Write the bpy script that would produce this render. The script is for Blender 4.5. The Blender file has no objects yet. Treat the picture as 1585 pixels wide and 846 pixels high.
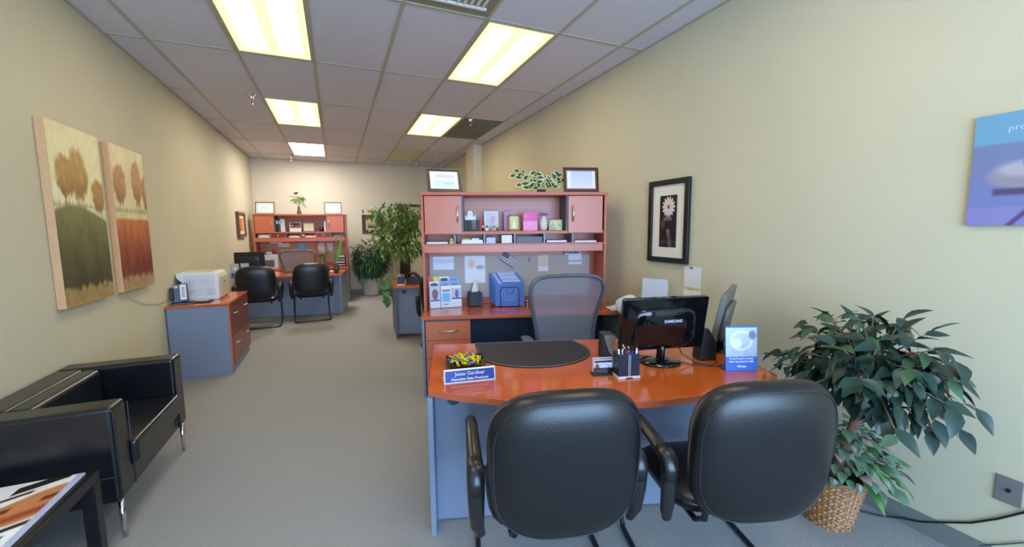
import bpy, math, random
import numpy as np
from mathutils import Vector, Matrix
R_ = math.radians
random.seed(7)
SC = bpy.context.scene
COL = SC.collection

# ------------------------------------------------------------ camera, world, light, exposure
cam_d = bpy.data.cameras.new('camera'); cam = bpy.data.objects.new('camera', cam_d); COL.objects.link(cam)
cam_d.sensor_width = 36; cam_d.lens = 633.8 / 1585 * 36; cam_d.clip_start = .02
_y, _p, _r = .404193, -.108291, -.008933
_rt = Vector((math.cos(_y), -math.sin(_y), 0)); _fw = Vector((math.sin(_y)*math.cos(_p), math.cos(_y)*math.cos(_p), math.sin(_p)))
_up = _rt.cross(_fw); _c, _s = math.cos(_r), math.sin(_r)
_rx = _c*_rt + _s*_up; _ux = -_s*_rt + _c*_up
cam.matrix_world = Matrix(((_rx.x, _ux.x, -_fw.x, 0), (_rx.y, _ux.y, -_fw.y, 0), (_rx.z, _ux.z, -_fw.z, 1.5), (0, 0, 0, 1)))
SC.camera = cam

w = bpy.data.worlds.new('sky'); SC.world = w; w.use_nodes = True
w.node_tree.nodes['Background'].inputs[0].default_value = (.55, .75, 1, 1)
w.node_tree.nodes['Background'].inputs[1].default_value = 1.6
def area(name, loc, rot, sx, sy, power, col):
    l = bpy.data.lights.new(name, 'AREA'); l.shape = 'RECTANGLE'; l.size = sx; l.size_y = sy; l.energy = power; l.color = col
    o = bpy.data.objects.new(name, l); COL.objects.link(o); o.location = loc; o.rotation_euler = rot; return o
# daylight through the shop window behind the camera
area('window_daylight', (.5, -2.42, 1.5), (R_(90), 0, 0), 3.8, 2.5, 225, (.40, .65, 1))
LENS = 12.0                       # emission of the ceiling light tubes
SC.view_settings.view_transform = 'Standard'; SC.view_settings.look = 'None'
SC.view_settings.gamma = 1; SC.view_settings.use_curve_mapping = False
SC.view_settings.exposure = .52

# ------------------------------------------------------------ materials
def lin(c):
    return tuple(((v/255)/12.92 if v/255 <= .04045 else ((v/255+.055)/1.055)**2.4) for v in c)
MATS = {}
def mat(name, rgb, rough=.5, metal=0, noise=0, nscale=30, bump=0, bscale=300, spec=.5, coat=0, alpha=1, stretch=None, sheen=0):
    if name in MATS: return MATS[name]
    m = bpy.data.materials.new(name); m.use_nodes = True; nt = m.node_tree; b = nt.nodes['Principled BSDF']
    c = lin(rgb)
    b.inputs['Base Color'].default_value = (*c, 1); b.inputs['Roughness'].default_value = rough
    b.inputs['Metallic'].default_value = metal; b.inputs['Specular IOR Level'].default_value = spec
    b.inputs['Coat Weight'].default_value = coat; b.inputs['Coat Roughness'].default_value = .08
    b.inputs['Alpha'].default_value = alpha
    if sheen: b.inputs['Sheen Weight'].default_value = sheen
    if noise or bump:
        tc = nt.nodes.new('ShaderNodeTexCoord'); mp = nt.nodes.new('ShaderNodeMapping')
        nt.links.new(tc.outputs['Object'], mp.inputs[0])
        if stretch: mp.inputs['Scale'].default_value = stretch
    if noise:
        n = nt.nodes.new('ShaderNodeTexNoise'); n.inputs['Scale'].default_value = nscale; n.inputs['Detail'].default_value = 4
        nt.links.new(mp.outputs[0], n.inputs['Vector'])
        r = nt.nodes.new('ShaderNodeMapRange'); r.inputs[1].default_value = .3; r.inputs[2].default_value = .7
        r.inputs[3].default_value = 1-noise; r.inputs[4].default_value = 1+noise
        nt.links.new(n.outputs[0], r.inputs[0])
        v = nt.nodes.new('ShaderNodeVectorMath'); v.operation = 'SCALE'; v.inputs[0].default_value = c
        nt.links.new(r.outputs[0], v.inputs['Scale']); nt.links.new(v.outputs[0], b.inputs['Base Color'])
    if bump:
        n = nt.nodes.new('ShaderNodeTexNoise'); n.inputs['Scale'].default_value = bscale; n.inputs['Detail'].default_value = 2
        nt.links.new(mp.outputs[0], n.inputs['Vector'])
        bp = nt.nodes.new('ShaderNodeBump'); bp.inputs['Strength'].default_value = bump; bp.inputs['Distance'].default_value = .004
        nt.links.new(n.outputs[0], bp.inputs['Height']); nt.links.new(bp.outputs[0], b.inputs['Normal'])
    MATS[name] = m; return m
WALL = mat('wall_paint', (203, 194, 166), .75, noise=.025, nscale=2, bump=.15, bscale=60, spec=.25)
BACKWALL = mat('back_wall_paint', (216, 205, 184), .75, noise=.02, nscale=2, bump=.1, bscale=60, spec=.25)
CARPET = mat('carpet', (156, 154, 152), .98, noise=.16, nscale=190, bump=.9, bscale=260, spec=.05)
TILE = mat('ceiling_tile', (208, 206, 214), .9, noise=.05, nscale=55, bump=.25, bscale=160, spec=.1)
TBAR = mat('tbar', (176, 170, 148), .6)
BASEB = mat('rubber_baseboard', (118, 122, 118), .5)
WOOD = mat('orange_cherry_laminate', (200, 92, 30), .12, noise=.07, nscale=7, stretch=(1, 14, 1), coat=.3)
WOODV = mat('cherry_laminate_front', (200, 106, 72), .34, noise=.05, nscale=7, stretch=(2, 1, 12), spec=.7)
WOODE = mat('cherry_edge_band', (196, 98, 66), .4)
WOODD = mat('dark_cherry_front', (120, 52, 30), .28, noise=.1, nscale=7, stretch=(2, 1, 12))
GREY = mat('slate_laminate', (124, 134, 156), .4)
GREYD = mat('dark_slate_laminate', (88, 92, 108), .45)
NAVY = mat('navy_and_shaded_panel', (40, 56, 84), .5)
FABRIC = mat('tackboard_fabric', (196, 184, 178), .95, noise=.03, nscale=300, bump=.3, bscale=400)
FABRICP = mat('tan_tackboard_fabric', (196, 158, 132), .95, noise=.03, nscale=300)
NICKEL = mat('brushed_nickel', (205, 200, 192), .28, 1)
CHROME = mat('chrome', (220, 222, 226), .1, 1)
LEATHER = mat('black_leather', (9, 10, 15), .34, bump=.12, bscale=220, spec=.6)
LEATHERS = mat('sofa_leather', (14, 15, 20), .27, bump=.06, bscale=120, spec=.7)
PIPING = mat('leather_piping', (40, 42, 50), .35)
PLAST = mat('black_plastic', (24, 24, 26), .35)
PLASTG = mat('gloss_black_plastic', (10, 11, 14), .07, spec=.6)
PLASTM = mat('matte_charcoal', (44, 44, 48), .5)
ARMP = mat('arm_plastic', (26, 25, 27), .32, spec=.6)
STEELB = mat('black_steel', (16, 18, 24), .35)
MESHF = mat('chair_mesh', (140, 142, 154), .7, alpha=.66)
TASKF = mat('task_chair_frame', (88, 94, 106), .4)
WHITE = mat('white_paper', (236, 236, 238), .6)
WPLAS = mat('white_plastic', (226, 226, 222), .35)
CREAMP = mat('cream_plastic', (206, 198, 168), .45)
BLKLEAF = mat('desk_pad_leather', (36, 33, 36), .5, bump=.1, bscale=200)
STITCH = mat('pale_stitching', (150, 150, 155), .6)
BLUE = mat('folder_blue', (84, 124, 206), .5)
BLUED = mat('sign_blue', (34, 62, 150), .4)
YELLOW = mat('yellow_wrapper', (226, 204, 30), .3)
PURPLE = mat('purple_wrapper', (120, 100, 180), .3)
LTBLUE = mat('pale_blue_print', (150, 190, 235), .5)
FRAMEB = mat('dark_brown_frame', (52, 30, 22), .3)
FRAMEG = mat('grey_green_frame', (74, 82, 74), .35)
FRAMEK = mat('black_frame', (26, 26, 26), .25)
FRAMEW = mat('walnut_frame', (112, 62, 36), .3)
MATTE = mat('mat_board', (228, 222, 204), .7)
CANVAS = mat('canvas_edge', (214, 166, 122), .8, noise=.06, nscale=25)
BARK = mat('bark', (120, 92, 76), .9, noise=.3, nscale=60)
BARKL = mat('pale_bark', (165, 150, 128), .9, noise=.3, nscale=60)
SOIL = mat('soil', (60, 46, 36), 1)
LEAFD = mat('dark_leaf', (34, 58, 48), .36, noise=.25, nscale=14)
LEAFM = mat('mid_leaf', (58, 92, 60), .42, noise=.2, nscale=14)
LEAFG = mat('far_leaf', (92, 126, 54), .5, noise=.3, nscale=9)
LEAFG2 = mat('far_leaf_light', (116, 146, 66), .5, noise=.2, nscale=9)
LEAFP = mat('palm_leaf', (52, 98, 60), .5, noise=.3, nscale=9)
LEAFY = mat('pale_leaf_edge', (206, 214, 160), .5)
LEAFPK = mat('pink_leaf', (170, 146, 146), .5, noise=.2, nscale=30)
FERN = mat('fern_leaf', (84, 140, 72), .5)
BASKET = mat('basket_cane', (156, 104, 60), .42, noise=.15, nscale=60)
BASKETL = mat('basket_painted_glint', (206, 168, 118), .35)
POTW = mat('speckled_white_pot', (216, 208, 206), .6, noise=.12, nscale=80)
RED = mat('red_cup', (160, 24, 30), .4)
REDB = mat('red_book', (160, 26, 44), .5)
BLACKB = mat('black_book', (30, 27, 27), .5)
BEAR = mat('bear_plush', (150, 108, 76), 1)
GLASSG = mat('amber_green_glass', (120, 100, 40), .08, spec=.8)
GLASSD = mat('olive_glass', (56, 66, 26), .08, spec=.8)
LAMPSH = mat('grey_lamp_shade', (196, 188, 188), .7)
CERAM = mat('white_ceramic', (226, 214, 208), .25)
LILAC = mat('lilac_petal', (204, 172, 224), .6)
METALP = mat('steel_plate', (150, 146, 148), .35, .6)
GRATE = mat('return_grille', (124, 116, 96), .7, noise=.15, nscale=6)
BEIGE = mat('unlit_lens', (204, 196, 156), .5)
BULB = mat('sprinkler_bulb', (120, 70, 40), .3)
DKRED = mat('dark_red_print', (120, 30, 34), .5)
DKDOOR = mat('door_wood', (66, 36, 26), .4)
CLEAR = mat('clear_acrylic', (235, 240, 245), .05, alpha=.22)

def lens_mat(name, tube, gap):
    m = bpy.data.materials.new(name); m.use_nodes = True; nt = m.node_tree; nt.nodes.clear()
    out = nt.nodes.new('ShaderNodeOutputMaterial'); em = nt.nodes.new('ShaderNodeEmission')
    tc = nt.nodes.new('ShaderNodeTexCoord'); sx = nt.nodes.new('ShaderNodeSeparateXYZ')
    nt.links.new(tc.outputs['Object'], sx.inputs[0])
    ab = nt.nodes.new('ShaderNodeMath'); ab.operation = 'ABSOLUTE'; nt.links.new(sx.outputs[0], ab.inputs[0])
    sb = nt.nodes.new('ShaderNodeMath'); sb.operation = 'SUBTRACT'; sb.inputs[1].default_value = .135; nt.links.new(ab.outputs[0], sb.inputs[0])
    a2 = nt.nodes.new('ShaderNodeMath'); a2.operation = 'ABSOLUTE'; nt.links.new(sb.outputs[0], a2.inputs[0])
    mr = nt.nodes.new('ShaderNodeMapRange'); mr.interpolation_type = 'SMOOTHSTEP'
    mr.inputs[1].default_value = .01; mr.inputs[2].default_value = .10; mr.inputs[3].default_value = 1; mr.inputs[4].default_value = 0
    nt.links.new(a2.outputs[0], mr.inputs[0])
    ay = nt.nodes.new('ShaderNodeMath'); ay.operation = 'ABSOLUTE'; nt.links.new(sx.outputs[1], ay.inputs[0])
    my = nt.nodes.new('ShaderNodeMapRange'); my.interpolation_type = 'SMOOTHSTEP'
    my.inputs[1].default_value = .34; my.inputs[2].default_value = .60; my.inputs[3].default_value = 1; my.inputs[4].default_value = 0
    nt.links.new(ay.outputs[0], my.inputs[0])
    mu = nt.nodes.new('ShaderNodeMath'); mu.operation = 'MULTIPLY'; nt.links.new(mr.outputs[0], mu.inputs[0]); nt.links.new(my.outputs[0], mu.inputs[1])
    mx = nt.nodes.new('ShaderNodeMix'); mx.data_type = 'RGBA'
    nt.links.new(mu.outputs[0], mx.inputs['Factor']); mx.inputs['A'].default_value = (*gap, 1); mx.inputs['B'].default_value = (*tube, 1)
    nt.links.new(mx.outputs['Result'], em.inputs[0]); em.inputs[1].default_value = 1; nt.links.new(em.outputs[0], out.inputs[0])
    return m
LENSW = lens_mat('warm_lens', (LENS, LENS*.88, LENS*.62), (1.1, .98, .46))
LENSM = lens_mat('bright_warm_lens', (LENS*1.7, LENS*1.5, LENS*1.08), (1.2, 1.0, .46))
LENSC = lens_mat('cool_lens', (LENS*2.6, LENS*2.5, LENS*2.3), (LENS*1.2, LENS*1.2, LENS*1.2))

def vcol_mat():
    m = bpy.data.materials.new('printed_surface'); m.use_nodes = True; nt = m.node_tree; b = nt.nodes['Principled BSDF']
    a = nt.nodes.new('ShaderNodeVertexColor'); a.layer_name = 'print'; nt.links.new(a.outputs[0], b.inputs['Base Color'])
    b.inputs['Roughness'].default_value = .45; return m
PRINT = vcol_mat()

# ------------------------------------------------------------ mesh helpers
class MB:
    def __init__(s): s.v = []; s.f = []
    def box(s, x0, x1, y0, y1, z0, z1):
        n = len(s.v)
        s.v += [(x0,y0,z0),(x1,y0,z0),(x1,y1,z0),(x0,y1,z0),(x0,y0,z1),(x1,y0,z1),(x1,y1,z1),(x0,y1,z1)]
        s.f += [tuple(n+i for i in q) for q in ((0,3,2,1),(4,5,6,7),(0,1,5,4),(1,2,6,5),(2,3,7,6),(3,0,4,7))]; return s
    def prism(s, poly, a0, a1, axis='z'):
        n = len(s.v); k = len(poly)
        def P(p, a): return {'z': (p[0], p[1], a), 'y': (p[0], a, p[1]), 'x': (a, p[0], p[1])}[axis]
        s.v += [P(p, a0) for p in poly] + [P(p, a1) for p in poly]
        s.f += [tuple(range(n+k-1, n-1, -1)), tuple(range(n+k, n+2*k))]
        s.f += [(n+i, n+(i+1) % k, n+k+(i+1) % k, n+k+i) for i in range(k)]; return s
    def tube(s, pts, r, n=8, rb=None, side=None, closed=False, radii=None):
        P = [Vector(p) for p in pts]; k = len(P); st = len(s.v)
        for i, p in enumerate(P):
            a = P[i-1] if (i > 0 or closed) else P[0]; b = P[(i+1) % k] if (i < k-1 or closed) else P[-1]
            t = (b-a).normalized()
            ref = Vector(side) if side else (Vector((0, 0, 1)) if abs(t.z) < .9 else Vector((1, 0, 0)))
            u = (ref - t*ref.dot(t)).normalized(); v = t.cross(u)
            ra = radii[i] if radii else r; rbb = (rb if rb else r)*(radii[i]/r if radii else 1)
            for j in range(n):
                an = 2*math.pi*j/n; s.v.append(tuple(p + u*ra*math.cos(an) + v*rbb*math.sin(an)))
        for i in range(k if closed else k-1):
            for j in range(n):
                a = st+i*n; b = st+((i+1) % k)*n
                s.f.append((a+j, a+(j+1) % n, b+(j+1) % n, b+j))
        if not closed: s.f += [tuple(st+j for j in range(n-1, -1, -1)), tuple(st+(k-1)*n+j for j in range(n))]
        return s
    def lathe(s, prof, n=20, c=(0, 0, 0), sx=1, sy=1):
        st = len(s.v); k = len(prof)
        for r, z in prof:
            for j in range(n):
                a = 2*math.pi*j/n; s.v.append((c[0]+r*math.cos(a)*sx, c[1]+r*math.sin(a)*sy, c[2]+z))
        for i in range(k-1):
            for j in range(n):
                s.f.append((st+i*n+j, st+i*n+(j+1) % n, st+(i+1)*n+(j+1) % n, st+(i+1)*n+j))
        s.f += [tuple(st+j for j in range(n-1, -1, -1)), tuple(st+(k-1)*n+j for j in range(n))]; return s
    def ball(s, c, rx, ry=None, rz=None, n=12, k=7):
        ry = ry or rx; rz = rz or rx
        st = len(s.v)
        for i in range(k+1):
            t = math.pi*i/k
            for j in range(n):
                a = 2*math.pi*j/n
                s.v.append((c[0]+rx*max(math.sin(t), .02)*math.cos(a), c[1]+ry*max(math.sin(t), .02)*math.sin(a), c[2]-rz*math.cos(t)))
        for i in range(k):
            for j in range(n):
                s.f.append((st+i*n+j, st+i*n+(j+1) % n, st+(i+1)*n+(j+1) % n, st+(i+1)*n+j))
        s.f += [tuple(st+j for j in range(n-1, -1, -1)), tuple(st+k*n+j for j in range(n))]; return s
    def cushion(s, w, h, t, e=4, taper=0, curve=0, plane='xz', c=(0, 0, 0), nr=9, na=44, edge=5):
        """squircle pad w x h with rounded thickness t; curve bends its sides forward (+normal axis)"""
        st = len(s.v)
        def put(x, z, y):
            y += curve*x*x
            s.v.append((c[0]+x, c[1]+y, c[2]+z) if plane == 'xz' else (c[0]+x, c[1]+z, c[2]+y))
        rs = [math.sin(math.pi/2*i/nr) for i in range(1, nr+1)]
        for sg in (-1, 1):
            put(0, 0, sg*t/2)
            for r in rs:
                th = t/2*max(0, 1-r**edge)**(1/2.2)
                for j in range(na):
                    a = 2*math.pi*j/na; ca, sa = math.cos(a), math.sin(a)
                    q = (abs(ca)**e + abs(sa)**e)**(-1/e)
                    x = q*ca*w/2*r; z = q*sa*h/2*r; x *= 1 + taper*(z/h)
                    put(x, z, sg*th)
        M = 1+nr*na
        for g in (0, 1):
            o = st+g*M
            for j in range(na):
                tri = (o, o+1+j, o+1+(j+1) % na); s.f.append(tri if g == 0 else tri[::-1])
                for i in range(nr-1):
                    a = o+1+i*na+j; b = o+1+i*na+(j+1) % na; q = (a, a+na, b+na, b); s.f.append(q if g == 0 else q[::-1])
        for j in range(na):
            a = st+1+(nr-1)*na+j; b = st+1+(nr-1)*na+(j+1) % na
            s.f.append((a, a+M, b+M, b))
        return s
    def mesh(s, name, m, smooth=False):
        me = bpy.data.meshes.new(name); me.from_pydata(s.v, [], s.f)
        me.materials.append(m)
        if smooth: me.polygons.foreach_set('use_smooth', [True]*len(me.polygons))
        me.update(); return me
    def build(s, name, m, parent=None, smooth=False, bevel=0, seg=2, loc=(0, 0, 0), rot=(0, 0, 0)):
        o = bpy.data.objects.new(name, s.mesh(name, m, smooth)); COL.objects.link(o)
        o.parent = parent; o.location = loc; o.rotation_euler = rot
        if bevel:
            b = o.modifiers.new('bevel', 'BEVEL'); b.width = bevel; b.segments = seg; b.limit_method = 'ANGLE'; b.angle_limit = R_(40)
            o.data.polygons.foreach_set('use_smooth', [True]*len(o.data.polygons)); b.harden_normals = True
        return o
def bx(x0, x1, y0, y1, z0, z1): return MB().box(x0, x1, y0, y1, z0, z1)
def thing(name, label, cat, loc=(0, 0, 0), rz=0, group=None):
    o = bpy.data.objects.new(name, None); COL.objects.link(o); o.empty_display_size = .05
    o.location = loc; o.rotation_euler = (0, 0, rz); o['label'] = label; o['category'] = cat
    if group: o['group'] = group
    return o
def tag(o, label, cat, group=None):
    o['label'] = label; o['category'] = cat
    if group: o['group'] = group
    return o
def struct(o): o['kind'] = 'structure'; return o
def stuff(o): o['kind'] = 'stuff'; return o
def dup(root, loc, rz, label, group=None, name=None):
    r = root.copy(); COL.objects.link(r); r.location = loc; r.rotation_euler = (0, 0, rz); r['label'] = label
    if group: r['group'] = group
    for ch in list(root.children):
        c = ch.copy(); COL.objects.link(c); c.parent = r
        for g in list(ch.children):
            d = g.copy(); COL.objects.link(d); d.parent = c
    return r
class Frame:
    def __init__(s, x, y, deg): s.o = (x, y); s.a = R_(deg)
    def at(s, x, y, z=0):
        c, n = math.cos(s.a), math.sin(s.a); return (s.o[0]+x*c-y*n, s.o[1]+x*n+y*c, z)
def arc(cx, cy, r, a0, a1, n): return [(cx+r*math.cos(R_(a0+(a1-a0)*i/n)), cy+r*math.sin(R_(a0+(a1-a0)*i/n))) for i in range(n+1)]
def rrect(x0, x1, z0, z1, r, n=4):
    return arc(x1-r, z0+r, r, -90, 0, n)+arc(x1-r, z1-r, r, 0, 90, n)+arc(x0+r, z1-r, r, 90, 180, n)+arc(x0+r, z0+r, r, 180, 270, n)
def s2l(a):
    a = np.clip(a, 0, 1); return np.where(a <= .04045, a/12.92, ((a+.055)/1.055)**2.4)
def pic(name, x0, x1, z0, z1, y, fn, nx=40, nz=40, parent=None):
    """flat printed face in the local xz plane, looking to -y; fn(u, v) gives 0..255 colour, v up"""
    u, v = np.meshgrid(np.linspace(0, 1, nx+1), np.linspace(0, 1, nz+1))
    V = np.stack([x0+(x1-x0)*u, np.full_like(u, y), z0+(z1-z0)*v], -1).reshape(-1, 3)
    F = [(j*(nx+1)+i, j*(nx+1)+i+1, (j+1)*(nx+1)+i+1, (j+1)*(nx+1)+i) for j in range(nz) for i in range(nx)]
    me = bpy.data.meshes.new(name); me.from_pydata(V.tolist(), [], F)
    c = np.array(fn(u, v), dtype=float)
    if c.shape[0] == 3: c = np.stack([np.broadcast_to(k, u.shape) for k in c], -1)
    c = s2l(c/255).reshape(-1, 3)
    at = me.color_attributes.new('print', 'FLOAT_COLOR', 'POINT')
    at.data.foreach_set('color', np.concatenate([c, np.ones((len(c), 1))], 1).ravel())
    me.materials.append(PRINT); o = bpy.data.objects.new(name, me); COL.objects.link(o); o.parent = parent; return o
def txt(body, size, x, y, z, m, parent, align='CENTER', name='lettering', rot=(R_(90), 0, 0), ext=.0004, sx=1, bold=.0):
    cu = bpy.data.curves.new(name, 'FONT'); cu.body = body; cu.size = size; cu.align_x = align; cu.extrude = ext; cu.resolution_u = 2; cu.offset = bold
    o = bpy.data.objects.new(name, cu); COL.objects.link(o); dg = bpy.context.evaluated_depsgraph_get(); dg.update()
    me = bpy.data.meshes.new_from_object(o.evaluated_get(dg)); bpy.data.objects.remove(o)
    me.materials.clear(); me.materials.append(m)
    o = bpy.data.objects.new(name, me); COL.objects.link(o); o.parent = parent; o.location = (x, y, z); o.rotation_euler = rot; o.scale = (sx, 1, 1); return o
rng = np.random.default_rng(3)
def mixc(a, b, t):
    t = np.clip(t, 0, 1)[..., None]; return np.array(a, float)*(1-t)+np.array(b, float)*t
def over(c, m, col):
    m = np.clip(m, 0, 1)[..., None]; return c*(1-m)+np.array(col, float)*m
def soft(d, s=.02): return np.clip(.5-d/s, 0, 1)
def nz(u, v, k, seed=0):
    g = np.random.default_rng(seed).random((k+2, k+2)); x = u*k; y = v*k; i = x.astype(int); j = y.astype(int); fx = x-i; fy = y-j
    fx = fx*fx*(3-2*fx); fy = fy*fy*(3-2*fy)
    return g[j, i]*(1-fx)*(1-fy)+g[j, i+1]*fx*(1-fy)+g[j+1, i]*(1-fx)*fy+g[j+1, i+1]*fx*fy
def plain(u, v, base=(240, 240, 245), patches=()):
    c = np.broadcast_to(np.array(base, float), u.shape+(3,)).copy()
    for (a, b, c0, d, col) in patches: c = over(c, ((u > a) & (u < b) & (v > c0) & (v < d))*1., col)
    return c

# ------------------------------------------------------------ the room
XL, XR, YB, YF, ZC = -1.60, 2.58, 10.38, -2.3, 3.05
struct(bx(XL-.1, XR+.1, YF-.1, YB+.1, -.1, 0).build('floor', CARPET))
struct(bx(XL-.1, XL, YF-.1, YB+.1, 0, ZC+.1).build('wall_left', WALL))
struct(bx(XR, XR+.1, YF-.1, YB+.1, 0, ZC+.1).build('wall_right', WALL))
struct(bx(XL, XR, YB, YB+.1, 0, ZC+.1).build('wall_back', BACKWALL))
fw = MB().box(XL, XR, YF-.1, YF, 0, .3).box(XL, XR, YF-.1, YF, 2.75, ZC+.1).box(XL, -1.4, YF-.1, YF, .3, 2.75).box(2.4, XR, YF-.1, YF, .3, 2.75)
struct(fw.build('wall_front', WALL))
wn = thing('window_1', '', ''); del wn['label']; del wn['category']; wn['kind'] = 'structure'; wn.location = (.5, YF-.05, .3)
bx(-1.9, 1.9, -.03, .03, 0, .06).build('window_frame', METALP, wn)
bx(-1.9, 1.9, -.03, .03, 2.39, 2.45).build('window_frame', METALP, wn)
for x in (-1.87, -.62, .62, 1.87): bx(x-.03, x+.03, -.03, .03, .06, 2.39).build('mullion', METALP, wn)
struct(bx(XL, XR, YB-.012, YB, 0, .1).build('baseboard_back', BASEB))
struct(bx(XL, XL+.012, YF, YB-.012, 0, .1).build('baseboard_left', BASEB))
struct(bx(XR-.012, XR, YF, 7.42, 0, .095).build('baseboard_right', BASEB))
struct(bx(2.42, XR, 7.42, 7.9, 0, ZC).build('trim_1', BACKWALL))
# ceiling: slab, T bars, tiles and panels
ceil = struct(bx(XL-.1, XR+.1, YF-.1, YB+.1, ZC+.10, ZC+.2).build('ceiling', TBAR))
gx = [XL]+[-1.32+.61*i for i in range(7)]+[XR]; gy = [YF]+[4.364+1.327*j for j in range(-5, 5)]+[YB]
gy = [g for g in gy if g >= YF]
B = .012
for x in gx[1:-1]: bx(x-B, x+B, YF, YB, ZC-.002, ZC+.02).build('grid_bar', TBAR, ceil)
for y in gy[1:-1]: bx(XL, XR, y-B, y+B, ZC-.001, ZC+.018).build('grid_bar', TBAR, ceil)
bx(XL, XL+.02, YF, YB, ZC-.002, ZC+.02).build('wall_angle', TBAR, ceil); bx(XR-.02, XR, YF, YB, ZC-.002, ZC+.02).build('wall_angle', TBAR, ceil)
bx(XL, XR, YB-.02, YB, ZC-.002, ZC+.02).build('wall_angle', TBAR, ceil)
special = {}
def row(j): return j+5   # index into gy of row line j (gy[0] is the front wall)
rowi = {j: min(range(len(gy)), key=lambda k: abs(gy[k]-(4.364+1.327*j))) for j in range(-5, 5)}
for i, j, kind in ((1,-1,'warm'),(4,-1,'warm'),(1,1,'warm'),(4,1,'warm'),(1,3,'cool'),(4,3,'off'),(1,-3,'warm'),(4,-3,'warm'),(5,1,'grille'),(3,-2,'vent')):
    special[(i+1, rowi[j])] = kind
tilecache = {}
for a in range(len(gx)-1):
    for b in range(len(gy)-1):
        x0, x1, y0, y1 = gx[a]+B, gx[a+1]-B, gy[b]+B, gy[b+1]-B; k = special.get((a, b))
        sx, sy = x1-x0, y1-y0; cx, cy = (x0+x1)/2, (y0+y1)/2
        if k is None or k == 'vent':
            if k == 'vent': sy -= .61; cy -= .305
            key = (round(sx, 3), round(sy, 3))
            if key not in tilecache: tilecache[key] = bx(-sx/2, sx/2, -sy/2, sy/2, .006, .03).mesh('ceiling_tile', TILE)
            o = bpy.data.objects.new('ceiling_tile', tilecache[key]); COL.objects.link(o); o.parent = ceil; o.location = (cx, cy, ZC)
        if k in ('warm', 'cool', 'off'):
            near = 'nearest' if cy < 2 else 'near' if cy < 5 else 'middle' if cy < 8 else 'far'
            lab = {'warm': f'lit warm fluorescent ceiling light panel, {near} {"left" if cx < .5 else "right"} one',
                   'cool': 'lit white ceiling light panel nearest the back wall', 'off': 'unlit beige ceiling light panel near the back wall'}[k]
            t = thing('ceiling_light', lab, 'light', (cx, cy, ZC), 0, 'fluorescent ceiling lights')
            h = MB(); X, Y = sx/2, sy/2; q = .014
            h.box(-X, X, -Y, -Y+q, -.004, .03).box(-X, X, Y-q, Y, -.004, .03).box(-X, -X+q, -Y+q, Y-q, -.004, .03).box(X-q, X, -Y+q, Y-q, -.004, .03)
            h.build('frame', TBAR, t)
            bx(-X+q, X-q, -Y+q, Y-q, .004, .012).build('diffuser', {'warm': LENSM if cy > 5 else LENSW, 'cool': LENSC, 'off': BEIGE}[k], t)
        if k == 'grille':
            t = thing('return_air_grille', 'dark grey return air grille in the ceiling by the right wall', 'vent', (cx, cy, ZC))
            bx(-sx/2, sx/2, -sy/2, sy/2, .02, .03).build('backing', GRATE, t)
            h = MB()
            for q in range(26): y = -sy/2+sy*(q+.5)/26; h.box(-sx/2, sx/2, y-.008, y+.008, .004, .02)
            stuff(h.build('louver', GRATE, t))
        if k == 'vent':
            t = thing('supply_vent', 'beige ceiling supply vent with louvers at the top of the picture', 'vent', (cx, y1-.299, ZC))
            bx(-sx/2, sx/2, -.299, .299, .006, .03).build('panel', mat('vent_panel', (140, 138, 116), .6), t)
            for q, (lx, rot) in enumerate(((-.13, 0), (.13, 0))):
                for r_ in range(5): bx(lx-.1+.045*r_, lx-.085+.045*r_, -.17, .17, -.006, .008).build('louver', WPLAS, t)
            bx(-.25, .25, -.2, -.18, -.008, .006).build('vent_rim', WPLAS, t); bx(-.25, .25, .18, .2, -.008, .006).build('vent_rim', WPLAS, t)
# sprinklers
def sprinkler():
    t = thing('sprinkler', 'chrome ceiling sprinkler nearest on the left side', 'sprinkler', (0, 0, 0), 0, 'ceiling sprinklers')
    MB().lathe([(.045, 0), (.045, -.006), (.03, -.02), (.018, -.05), (.022, -.06), (.012, -.062)][::-1], 16).build('collar', CHROME, t, True)
    MB().tube([(-.012, 0, -.06), (-.016, 0, -.085), (0, 0, -.11), (.016, 0, -.085), (.012, 0, -.06)], .003, 6).build('yoke', CHROME, t)
    MB().lathe([(.004, -.105), (.004, -.062)], 8).build('bulb', BULB, t); MB().lathe([(.018, -.114), (.018, -.11)], 12).build('deflector', CHROME, t)
    return t
sp = sprinkler(); sp.location = (-.80, 5.60, ZC)
dup(sp, (1.81, 5.64, ZC), 0, 'chrome ceiling sprinkler under the dark air grille'); dup(sp, (-.77, 9.74, ZC), 0, 'small ceiling sprinkler behind the far white light panel')
dup(sp, (1.82, 9.76, ZC), 0, 'small ceiling sprinkler by the back wall, above the framed certificate')
tag(MB().lathe([(.055, -.03), (.065, -.01), (.065, 0)], 20).build('smoke_detector', CREAMP, None, True, loc=(1.94, 8.45, ZC)), 'small round beige smoke detector on the far ceiling', 'smoke detector')
# door frame and open dark door at the back
dr = thing('door_1', '', ''); del dr['label']; del dr['category']; dr['kind'] = 'structure'; dr.location = (1.40, YB, 0)
bx(0, .05, -.03, 0, 0, 2.12).build('door_frame', DKDOOR, dr); bx(0, .9, -.03, 0, 2.06, 2.12).build('door_frame', DKDOOR, dr); bx(.85, .9, -.03, 0, 0, 2.06).build('door_frame', DKDOOR, dr)
bx(.05, .27, -.02, -.002, 0, 2.06).build('door_leaf', mat('door_dark', (46, 24, 18), .4), dr)

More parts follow.
